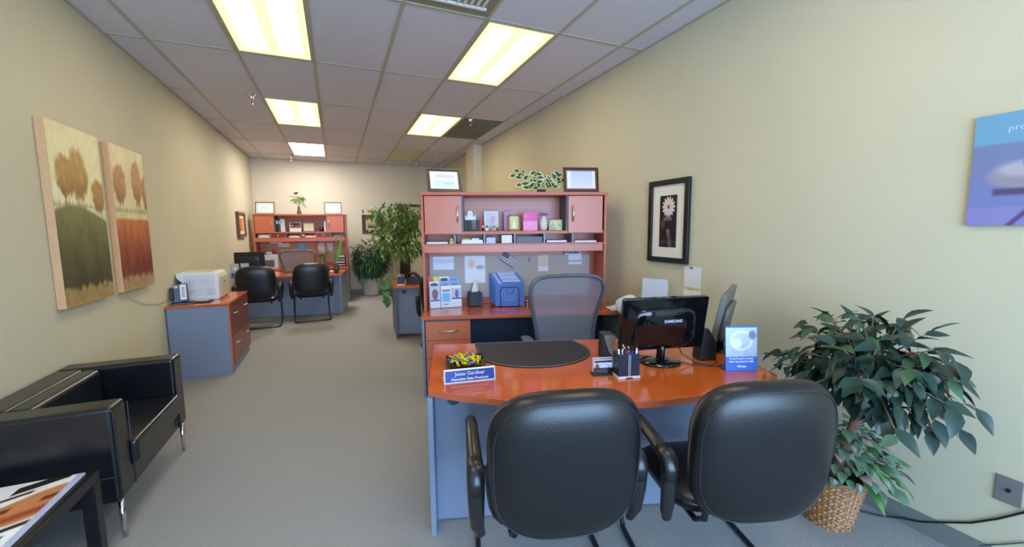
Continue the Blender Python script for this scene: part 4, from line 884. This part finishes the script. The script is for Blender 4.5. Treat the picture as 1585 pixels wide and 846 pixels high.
for p, d in (((-.04, -.02, .40), (.2, -.5, .6)), ((.06, 0, .37), (.9, -.2, -.4)), ((-.02, 0, .41), (-.5, -.2, .2))): put_leaf(bd, t, aim(Vector(p), d), 'brown_leaf')
for k in range(5): MB().tube([(0, 0, .13), (.02*(k-2), 0, .25), (.03*(k-2), -.01, .40)], .003, 5).build('stem', FERN, t)
for lb, x, w_, h_, m in (('black ring binder on the far hutch shelf, leftmost', .39, .05, .27, PLAST), ('grey ring binder on the far hutch shelf', .445, .03, .265, GREYD), ('white ring binder on the far hutch shelf', .48, .035, .27, WHITE), ('pale grey ring binder beside the white one', .52, .03, .265, WPLAS)):
    t = thing('ring_binder', lb, 'binder', C2.at(x, .32, ZS), C2.a, 'ring binders on the far hutch shelf'); bx(0, w_, 0, .22, 0, h_).build('cover', m, t, bevel=.002); bx(w_*.2, w_*.8, -.001, 0, h_*.6, h_*.85).build('spine_label', WHITE if m is not WHITE else LTBLUE, t)
stand_frame(C2, 'white mount with a dark group photo on the far shelf', .635, .36, ZS, .215, .19, WHITE, lambda u, v: over(over(plain(u, v, (232, 226, 226)), (v > .42)*1., (70, 30, 26)), (v > .5)*(v < .8)*(nz(u, v, 10, 4) > .45), (200, 140, 100)), .008, -5, matw=.001, matm=WHITE, nm='picture_frame', cat='frame')
stand_frame(C2, 'grey framed certificate on the far hutch shelf', .885, .36, ZS, .215, .19, METALP, lambda u, v: plain(u, v, (222, 218, 176), ((.1, .9, .1, .13, (90, 90, 80)), (.1, .9, .87, .9, (90, 90, 80)), (.3, .7, .55, .6, (150, 140, 110)))), .018, -5, matw=.012, matm=MATTE)
t = thing('black_mug', 'black mug on the far hutch shelf', 'mug', C2.at(1.235, .34, ZS), C2.a); MB().lathe([(.036, 0), (.04, .01), (.04, .09)], 18).build('cup', PLASTG, t, True); MB().tube([(.038, 0, .075), (.062, 0, .07), (.062, 0, .03), (.038, 0, .02)], .005, 6).build('mug_handle', PLASTG, t, True)
tag(bx(0, .03, 0, .2, 0, .22).build('white_binder', WHITE, None, loc=C2.at(1.295, .32, ZS), rot=(0, 0, C2.a)), 'white folder standing at the right end of the far shelf', 'folder')
paper_stack(C2, 'white envelopes in the left pigeonhole of the far hutch', .07, .28, .2, .2, .06, g='papers in the far pigeonholes'); paper_stack(C2, 'loose papers in the third pigeonhole of the far hutch', .62, .28, .2, .2, .03, g='papers in the far pigeonholes')
paper_stack(C2, 'loose papers in the fourth pigeonhole of the far hutch', .93, .28, .19, .2, .03, g='papers in the far pigeonholes'); paper_stack(C2, 'stacked papers in the right pigeonhole of the far hutch', 1.45, .28, .22, .2, .04, GREY, 3, g='papers in the far pigeonholes')
tag(MB().ball((0, 0, .03), .024, .02, .03).build('yellow_toy', MATS['pale_yellow'], None, True, loc=C2.at(.895, .285, ZP), rot=(0, 0, C2.a)), 'small yellow toy in the far pigeonhole', 'toy')
for x, lb in ((.3, 'brown pigeonhole drawer with a white knob, left'), (1.15, 'brown pigeonhole drawer with a white knob, right')):
    t = thing('pigeonhole_drawer', lb, 'drawer', C2.at(x, .262, ZP), C2.a); bx(0, .255, 0, .24, .001, .082).build('box', WOODD, t); MB().ball((.127, -.01, .04), .014).build('knob', WHITE, t, True)
PP = dict(n=12)
pinned(C2, 'small white slip pinned at the top left of the far tackboard', .21, .43, 1.24, 1.275, lambda u, v: plain(u, v), **PP, y=.55)
pinned(C2, 'white card on the far tackboard, left of the blue one', .36, .57, 1.165, 1.245, lambda u, v: plain(u, v, (226, 216, 222)), **PP)
pinned(C2, 'light blue flyer on the far tackboard', .70, .91, 1.10, 1.235, lambda u, v: over(plain(u, v, (120, 170, 220)), soft(np.sqrt(((u-.5)/.25)**2+((v-.55)/.3)**2)-1, .5)*.5, (200, 216, 236)), **PP)
pinned(C2, 'white sheet on the far tackboard behind the lamp', 1.29, 1.42, 1.06, 1.23, lambda u, v: plain(u, v, (236, 230, 232)), **PP)
pinned(C2, 'pale green strip pinned above the far task chair', .40, .68, 1.07, 1.10, lambda u, v: plain(u, v, (190, 206, 186)), **PP)
t = thing('table_lamp', 'grey-shaded table lamp on the far credenza', 'lamp', C2.at(1.21, .42, ZD), C2.a)
MB().lathe([(.115, 0), (.075, .25)][::1], 24).build('lamp_shade', LAMPSH, t, True, loc=(0, 0, .27)); MB().lathe([(.06, 0), (.05, .02), (.02, .04), (.045, .1), (.05, .16), (.02, .24), (.01, .3)], 18).build('lamp_base', mat('lamp_base', (120, 130, 110), .4), t, True)
t = thing('inkjet_printer', 'grey and white printer on the far credenza', 'printer', C2.at(.06, .30, ZD), C2.a)
bx(0, .33, 0, .3, 0, .285).build('body', mat('printer_grey', (196, 200, 206), .4), t, bevel=.01); bx(.04, .26, -.004, 0, .03, .17).build('output_slot', GREYD, t); bx(.0, .3, .02, .28, .285, .3).build('lid', GREYD, t)
t = thing('teddy_bear', 'small brown teddy bear on the grey printer', 'toy', C2.at(.10, .38, ZD+.301), C2.a)
MB().ball((0, 0, .04), .032, .03, .04).build('body', BEAR, t, True); MB().ball((0, 0, .095), .026).build('head', BEAR, t, True)
for s in (-1, 1): MB().ball((s*.02, 0, .117), .009).build('ear', BEAR, t, True); MB().ball((s*.035, -.01, .05), .012, .012, .022).build('arm', BEAR, t, True); MB().ball((s*.022, -.03, .014), .014, .02, .014).build('leg', BEAR, t, True)
tag(MB().lathe([(.026, 0), (.036, .095)], 16).build('red_cup', RED, None, True, loc=C2.at(.32, .36, ZD+.301)), 'red cup on the grey printer', 'cup')
tag(bx(0, .1, 0, .05, 0, .03).build('white_stapler_box', WHITE, None, loc=C2.at(.18, .34, ZD+.301), rot=(0, 0, C2.a)), 'small white box on the grey printer beside the red cup', 'box')
t = thing('stacking_trays', 'stacked letter trays at the right end of the far credenza', 'letter tray', C2.at(1.47, .27, ZD), C2.a)
for k in range(4): bx(0, .2, 0, .26, .012+.06*k, .018+.06*k).build('tray', GREYD, t); bx(.01, .19, .01, .24, .018+.06*k, .04+.06*k).build('paper', WHITE if k % 2 else mat('lav', (180, 180, 214), .6), t)
bx(0, .006, 0, .26, 0, .24).build('side', GREYD, t); bx(.194, .2, 0, .26, 0, .24).build('side', GREYD, t)
t = thing('desk_phone', 'small black gadget on the far credenza', 'phone', C2.at(.46, .3, ZD), C2.a); bx(0, .1, 0, .1, 0, .03).build('base', PLAST, t, bevel=.004); MB().tube([(.0, .05, .045), (.05, .05, .055), (.1, .05, .045)], .014, 8).build('handset', PLAST, t, True)
# on the far desk
t = thing('plant_vase', 'dark green glass vase with tall green shoots on the far desk', 'vase', D2.at(1.53, -.62, ZD), D2.a)
MB().lathe([(.03, 0), (.045, .03), (.05, .08), (.04, .13), (.028, .155), (.034, .17)], 20).build('glass_body', GLASSD, t, True)
for k, (x, z, wd, nm_) in enumerate(((.13, .60, .04, 1), (.03, .66, .012, 0), (-.14, .46, .012, 0), (.02, .30, .012, 0), (-.04, .38, .012, 0))):
    bm_ = leaf_mesh('shoot', z, wd*1.6, mat('shoot_green', (120, 160, 50), .45) if nm_ else mat('shoot_grey', (104, 128, 84), .5), -.0, .3, 5); put_leaf(bm_, t, aim(Vector((0, 0, .15)), (x, -.02, z-.1), (0, -1, .1)), 'shoot')
t = thing('pen_holder', 'dark blue pen holder on the far desk beside the vase', 'pen cup', D2.at(1.36, -.6, ZD), D2.a)
bx(-.05, .05, -.04, .04, 0, .11).build('cup', NAVY, t, bevel=.003); bx(-.055, .055, -.045, .045, 0, .008).build('base', WPLAS, t)
for k in range(5): MB().tube([(-.03+.015*k, 0, .1), (-.035+.017*k, 0, .15)], .004, 6).build('pen', (YELLOW, WHITE, PLAST, PURPLE, NICKEL)[k], t)
tag(bx(0, .2, 0, .12, 0, .004).build('paper_sheet', WHITE, None, loc=D2.at(1.30, -.35, ZD), rot=(0, 0, D2.a)), 'white sheet on the far desk near the vase', 'paper')
for k, (x, y, lb, cc) in enumerate(((.0, -.86, 'blue-based leaflet with a white curl on the far desk corner', (60, 100, 200)), (.125, -.80, 'white and red leaflet beside the blue-based one', (190, 80, 70)))):
    t = thing('leaflet', lb, 'leaflet', (-1.597+x*1.05, 7.90+.05*k, ZD), R_(-4)); bx(0, .115, 0, .004, 0, .235).build('card', WHITE, t)
    pic('print', 0, .115, 0, .235, -.001, (lambda cc: lambda u, v: over(over(plain(u, v, (190, 194, 206)), (v < .36)*1., cc), soft(np.sqrt(((u-.5)/.3)**2+((v-.66)/.12)**2)-1, .4), (240, 240, 244)))(cc), 20, 30, t)
tag(bx(0, .5, 0, .35, 0, .005).build('far_desk_pad', BLKLEAF, None, loc=D2.at(.62, -.45, ZD), rot=(0, 0, D2.a)), 'dark desk pad on the far desk', 'desk pad')
# on the middle desk
t = thing('pen_holder', 'blue pen holder with white base on the half-hidden desk', 'pen cup', D3.at(.07, .17, ZD), D3.a)
bx(-.045, .045, -.04, .04, .008, .115).build('cup', mat('blue_grey_cup', (60, 64, 110), .45), t, bevel=.003); bx(-.05, .05, -.045, .045, 0, .012).build('base', WPLAS, t)
for k in range(5): MB().tube([(-.03+.015*k, 0, .1), (-.034+.018*k, 0, .145)], .005, 6).build('pen', (WHITE, YELLOW, WHITE, PLAST, WHITE)[k], t)
t = thing('desk_telephone', 'black desk telephone on the half-hidden desk', 'phone', D3.at(.255, .25, ZD), D3.a)
MB().prism([(-.11, 0), (.1, 0), (.1, .03), (-.02, .11), (-.11, .08)], -.08, .12, 'y').build('body', PLAST, t, bevel=.004); MB().tube([(-.09, 0, .1), (-.06, 0, .15), (.0, 0, .15), (.06, 0, .09), (.09, 0, .06)], .02, 8, rb=.028).build('handset', PLASTG, t, True)
# on the filing cabinet
t = thing('laser_printer', 'white laser printer on the filing cabinet', 'printer', (-1.585, 5.37, .7595))
MB().prism([(.045, 0), (.365, 0), (.375, .02), (.375, .24), (.36, .285), (.33, .298), (.0, .30), (-.0, .285), (.005, .25), (.045, .20)], 0, .42, 'y').build('body', WPLAS, t, bevel=.008)
for x0, x1, z0, z1 in ((.07, .345, .05, .14), (.07, .345, .145, .27)): bx(x0, x1, -.0025, 0, z0, z1).build('side_panel', mat('printer_panel', (214, 214, 218), .4), t, bevel=.001)
for x0, x1, z0, z1 in ((.10, .17, .19, .23), (.22, .29, .19, .23), (.10, .17, .09, .12), (.26, .33, .06, .13)):
    h = MB()
    for k in range(6): z = z0+(z1-z0)*k/6; h.box(x0, x1, -.004, -.0025, z, z+(z1-z0)/14)
    stuff(h.build('vent_slots', mat('vent_line', (186, 188, 196), .5), t))
bx(.376, .384, .05, .40, .02, .24).build('front_tray', CREAMP, t, bevel=.003); bx(.38, .392, .2, .25, .17, .18).build('tray_latch', GREYD, t); bx(.05, .3, .1, .38, .30, .306).build('top_cover', CREAMP, t)
t = thing('desk_console', 'dark standing phone console in front of the white laser printer', 'phone', (-1.545, 5.12, .7595), R_(12))
MB().prism([(-.02, .0), (.16, .0), (.16, .012), (.06, .02), (.04, .02), (-.02, .015)], 0, .14, 'y').build('base', PLAST, t, bevel=.003)
b_ = MB().prism([(.0, .0), (.125, .012), (.115, .20), (.0, .185)], 0, .05, 'y').build('body', mat('console_blue', (70, 72, 96), .4), t, bevel=.006, loc=(.0, .02, .02), rot=(R_(-14), 0, 0))
bx(.055, .105, -.003, 0, .03, .185).build('paper_strip', WHITE, b_); bx(.066, .095, -.004, -.003, .05, .16).build('display', mat('pale_screen', (170, 180, 200), .3), b_); bx(.005, .04, -.003, 0, .15, .18).build('keypad', METALP, b_); bx(-.03, .0, .0, .05, .03, .16).build('handset', PLAST, b_, bevel=.01)
t = thing('notepad', 'dark notepad with a printed slip in front of the laser printer', 'notepad', (-1.42, 5.20, .7595), R_(-4)); bx(0, .16, 0, .12, 0, .014).build('cover', mat('maroon', (70, 30, 30), .4), t, bevel=.002); bx(.02, .13, .02, .1, .014, .018).build('slip', mat('slip', (190, 196, 206), .5), t)

# ------------------------------------------------------------ plants
# foreground ficus in a woven basket
rr = random.Random(11)
t = thing('basket_plant', 'dark-leaved tree in a woven basket on the carpet by the right wall', 'plant', (2.26, 1.175, 0))
h = MB(); NA, NR = 72, 26
for i in range(NR+1):
    z = .27*i/NR; rad = .102+.05*(i/NR)
    for j in range(NA): a = 2*math.pi*j/NA; bump_ = .0035*(1 if ((j//2+i) % 2) else -1); h.v.append(((rad+bump_)*math.cos(a), (rad+bump_)*math.sin(a), z))
h.f = [(i*NA+j, i*NA+(j+1) % NA, (i+1)*NA+(j+1) % NA, (i+1)*NA+j) for i in range(NR) for j in range(NA)]; h.f.append(tuple(range(NA-1, -1, -1)))
h.build('basket', BASKET, t)
h = MB()
for i in range(1, NR-1, 2):
    z = .27*(i+.5)/NR; rad = .1085+.05*(i/NR)
    for j in range(0, NA, 4):
        a = 2*math.pi*(j+(1 if i % 4 == 1 else 3))/NA; ca, sa = math.cos(a), math.sin(a); p = Vector((rad*ca, rad*sa, z)); tt = Vector((-sa, ca, 0))
        n = len(h.v); h.v += [tuple(p-tt*.0055-Vector((0, 0, .004))), tuple(p+tt*.0055-Vector((0, 0, .003))), tuple(p+tt*.0055+Vector((0, 0, .004))), tuple(p-tt*.0055+Vector((0, 0, .003)))]; h.f.append((n, n+1, n+2, n+3))
stuff(h.build('woven_highlights', BASKETL, t))  # pale quads paint gloss highlights onto the cane weave
MB().tube([((.154)*math.cos(R_(a)), .154*math.sin(R_(a)), .27) for a in range(0, 360, 12)], .008, 8, closed=True).build('basket_rim', BASKET, t, True)
MB().lathe([(.12, .23), (.12, .24)], 24).build('soil', SOIL, t)
MB().tube([(0, 0, .2), (-.03, -.05, .35), (-.06, -.10, .50), (-.07, -.13, .64), (-.08, -.16, .80)], .02, 10, radii=[.026, .024, .02, .019, .014]).build('trunk', BARK, t, True)
lm = [leaf_mesh('leaf', .108, .054, LEAFD, .3, .25, 5), leaf_mesh('leaf', .102, .05, LEAFD, .15, .3, 5), leaf_mesh('leaf', .092, .048, LEAFM, .35, .2, 5)]
top = Vector((-.08, -.16, .74)); nleaf = 0
tips = []
def V3(*a): return Vector(a)
# umbrella crown: branch tips in local metres
for k in range(34):
    a = k*2.39996; q = ((k+.5)/34)**.55
    tx, ty = .27*q*math.cos(a), .34*q*math.sin(a)
    tz = .42*math.sqrt(max(0, 1-q*q))*.75-.02-.25*max(0, q-.6)
    tips.append(V3(-.10+tx, -.16+ty, .80+tz))
tips += [V3(-.12, .14, .86), V3(-.14, .22, .84), V3(-.12, .18, .78), V3(-.1, -.42, .97), V3(-.08, -.45, .90), V3(-.06, -.5, .70), V3(-.1, -.42, .66), V3(-.1, -.2, .70), V3(-.12, -.3, .64), V3(-.16, -.06, .74)]
for tip in tips:
    tip.x = min(tip.x, .22); base = top+V3(rr.uniform(-.02, .02), rr.uniform(-.02, .02), rr.uniform(-.12, .08)); mid = base*.45+tip*.55+V3(0, 0, .06)
    MB().tube([base, mid, tip], .004, 5, radii=[.006, .004, .002]).build('branch', BARK, t, True)
    for j in range(7):
        if nleaf >= 292: break
        q = .42+.58*j/5; p = base*(1-q)**2+mid*2*q*(1-q)+tip*q*q
        out = (tip-V3(-.08, -.16, .78)).normalized(); s = 1 if j % 2 else -1; sd = V3(-out.y, out.x, 0)*s*.8
        d = out*.8+sd+V3(rr.uniform(-.3, .3), rr.uniform(-.3, .3), rr.uniform(-1.15, -.15))
        M = aim(p, d, out*.5+V3(-.3, 0, .9), rr.uniform(.75, 1.1), rr.uniform(-.4, .4))
        # keep clear of the wall
        e_ = M @ Vector((0, .1, 0))
        if e_.x > .29 or e_.z < .60 or e_.y < -.53: continue
        put_leaf(lm[rr.choice((0, 0, 1, 1, 2))], t, M); nleaf += 1
IN = []
for k in range(300):
    v = V3(rr.gauss(0, 1), rr.gauss(0, 1), rr.gauss(0, 1)).normalized()*rr.uniform(.3, .9)
    p = V3(-.11+v.x*.22, -.17+v.y*.32, .86+v.z*.17)
    M = aim(p, (v.x+rr.uniform(-.5, .5), v.y+rr.uniform(-.5, .5), rr.uniform(-1.3, -.3)), s=rr.uniform(.75, 1.05), roll=rr.uniform(-.5, .5))
    if (M @ Vector((0, .12, 0))).x < .28: IN.append(M)
merge_leaves('inner_foliage', [lm[1]]*len(IN), IN, t, LEAFD)
# variegated undergrowth in the same basket
ug = [leaf_mesh('low_leaf', .082, .056, mat('low_green', (84, 112, 86), .45, noise=.2, nscale=30), .4, .2, 5), leaf_mesh('low_leaf', .074, .048, LEAFPK, .4, .2, 5)]
ugi = leaf_mesh('low_leaf', .056, .026, LEAFPK, .4, .2, 5)
for k in range(235):
    a = k*2.4; q = math.sqrt((k+.5)/235); R = .21*q
    p = V3(-.03+R*.9*math.cos(a), R*1.1*math.sin(a)-.05, .335+.20*(1-q*q)+rr.uniform(-.03, .04)); d = V3(math.cos(a), math.sin(a), rr.uniform(-.6, .5))
    M = aim(p, d, (0, 0, 1), rr.uniform(.5, .95), rr.uniform(-.5, .5)); pk = (k % 9 == 0)
    put_leaf(ug[1 if pk else 0], t, M, 'low_leaf')
    if not pk and k % 4 == 0: put_leaf(ugi, t, M @ Matrix.Translation((0, .008, .0016)), 'leaf_centre')
fm = leaf_mesh('frond', .2, .055, FERN, .35, .2, 5)
for p, d in (((.02, -.16, .36), (-.2, -1, -.25)), ((.0, -.14, .40), (-.1, -1, .0)), ((-.06, -.12, .42), (-.3, -.9, .15)), ((.02, -.1, .44), (.1, -1, .2)), ((-.05, -.15, .34), (-.5, -1, -.3))): put_leaf(fm, t, aim(V3(*p), d, s=rr.uniform(.8, 1.05)), 'frond')
# bushy palm in a white pot at the back
t = thing('potted_palm', 'bushy dark green palm in a white speckled pot at the back wall', 'plant', (.70, 10.06, 0))
MB().lathe([(.165, 0), (.175, .02), (.215, .355), (.228, .36), (.228, .39), (.2, .39), (.195, .36)], 32).build('pot', POTW, t, True); MB().lathe([(.19, .35), (.19, .36)], 20).build('soil', SOIL, t)
for k in range(5): MB().tube([(0, 0, .35), (.03*math.cos(k*1.3), .03*math.sin(k*1.3), .6), (.07*math.cos(k*1.3), .05*math.sin(k*1.3), .95)], .009, 6).build('cane', BARKL, t, True)
pl_ = leaf_mesh('palm_blade', .24, .026, LEAFP, .35, .1); MM = []
for k in range(100):
    a = k*2.39996; el = -1+2*(k+.5)/100; rad = math.sqrt(1-el*el); p = V3(.33*rad*math.cos(a), min(.14, .3*rad*math.sin(a)), .84+.37*el); out = V3(rad*math.cos(a), rad*math.sin(a)*.8-.1, el*.6)
    if el < -.9: continue
    for j in range(9):
        an = R_(-70+17.5*j); sd = V3(-out.y, out.x, 0).normalized() if abs(out.z) < .99 else V3(1, 0, 0); d = out.normalized()*math.cos(an)+sd*math.sin(an)+V3(0, 0, -.35)
        if p.y+d.y*.19 > .27: d.y = -abs(d.y)
        MM.append(aim(p, d, (0, 0, 1), rr.uniform(.7, 1.2)))
for k in range(60):
    a = k*2.4; p = V3(.42*math.cos(a)*rr.uniform(.6, 1), -.1+.15*math.sin(a), .95+rr.uniform(-.25, .2)); MM += [aim(p, (math.cos(a)+rr.uniform(-.7, .7), -.3, rr.uniform(-.6, .5)), s=1.1) for _ in range(5)]
MM = [M for M in MM if (M @ Vector((0, .24, 0))).y < .22 and M.translation.y < .22 and (M @ Vector((0, .24, 0))).x > -.46]
merge_leaves('foliage', [pl_]*len(MM), MM, t, LEAFP)
# tall ficus tree behind the middle desk
t = thing('tall_ficus_tree', 'tall green ficus tree with pale twin trunks near the back wall', 'tree', (1.16, 8.9, 0))
MB().lathe([(.13, 0), (.15, .26), (.16, .28)], 24).build('pot', mat('terracotta_dark', (90, 60, 44), .7), t, True)
MB().tube([(-.02, 0, .2), (-.03, 0, .6), (-.06, 0, 1.0), (-.05, 0, 1.35), (-.12, 0, 1.7)], .022, 8, radii=[.028, .026, .022, .016, .01]).build('trunk', BARKL, t, True)
MB().tube([(.04, 0, .2), (.03, .02, .6), (.06, 0, 1.0), (.09, 0, 1.4), (.12, 0, 1.8)], .026, 8, radii=[.034, .03, .028, .018, .01]).build('trunk', BARKL, t, True)
fl = leaf_mesh('ficus_leaf', .15, .066, LEAFG, .35, .15); MM = []; ML = []
bl2 = [(-.62, -.05, 1.93), (-.5, 0, 1.98), (-.42, -.1, 1.72), (-.52, -.1, 1.45), (-.4, 0, 1.28), (-.3, -.1, 1.9), (-.14, 0, 2.0), (-.2, -.15, 1.6), (-.22, -.1, 1.3), (.1, 0, 2.06), (.3, 0, 2.05), (.48, -.1, 2.0), (.2, -.15, 1.85), (.42, -.1, 1.75), (.5, -.05, 1.5), (.3, -.15, 1.55), (.1, -.15, 1.65), (.55, -.05, 1.3), (.22, -.1, 1.35), (.35, 0, 1.15), (.58, -.05, 1.08), (.12, -.1, 1.15), (-.32, -.1, 1.12), (.0, -.1, 1.9), (-.05, -.15, 1.42), (.58, 0, 1.9), (.55, 0, 1.65), (-.35, 0, 1.55), (.2, 0, .98)]
for b_ in bl2:
    tip = V3(*b_); tip.x *= .92; st_ = V3(.02, 0, min(tip.z-.1, 1.6)*.8+.1); mid = (st_+tip)/2+V3(0, 0, .1)
    MB().tube([st_, mid, tip], .005, 5, radii=[.008, .005, .002]).build('branch', BARKL, t, True)
    for k in range(27):
        q = rr.uniform(.45, 1.0); p = st_*(1-q)**2+mid*2*q*(1-q)+tip*q*q+V3(rr.gauss(0, .07), rr.gauss(0, .06), rr.gauss(-.03, .06)); a = rr.uniform(0, 6.28)
        (ML if rr.random() < .3 else MM).append(aim(p, (math.cos(a), math.sin(a), rr.uniform(-1.6, -.1)), s=rr.uniform(.6, 1.05), roll=rr.uniform(-.6, .6)))
merge_leaves('foliage', [fl]*len(MM), MM, t, LEAFG); merge_leaves('light_foliage', [fl]*len(ML), ML, t, LEAFG2)
# trailing ivy at the half-hidden desk
t = thing('trailing_ivy', 'trailing green ivy hanging at the left end of the half-hidden desk', 'plant', D3.at(-.16, .62, 0), 0)
t.location = (.66, 6.40, 0); MB().lathe([(.0, .0), (.075, .0), (.085, .6), (.06, .61)], 16).build('plant_stand', PLASTM, t, True, loc=(.36, .45, 0))
il = leaf_mesh('ivy_leaf', .065, .04, FERN, .3, .2); MM = []
for k in range(60): z = .36+.36*rr.random(); MM.append(aim(V3(rr.gauss(.0, .03)+.05*(.55-z), rr.gauss(0, .03), z), (rr.uniform(-1, 1), rr.uniform(-1, .3), -1.1), s=rr.uniform(.7, 1.1), up=(0, -1, .3)))
for k in range(30): MM.append(aim(V3(rr.gauss(.06, .05), .2+rr.gauss(0, .05), .72+rr.random()*.1), (rr.uniform(-1, 1), rr.uniform(-1, .3), .1), s=rr.uniform(.8, 1.2)))
merge_leaves('foliage', [il]*len(MM), MM, t, FERN)
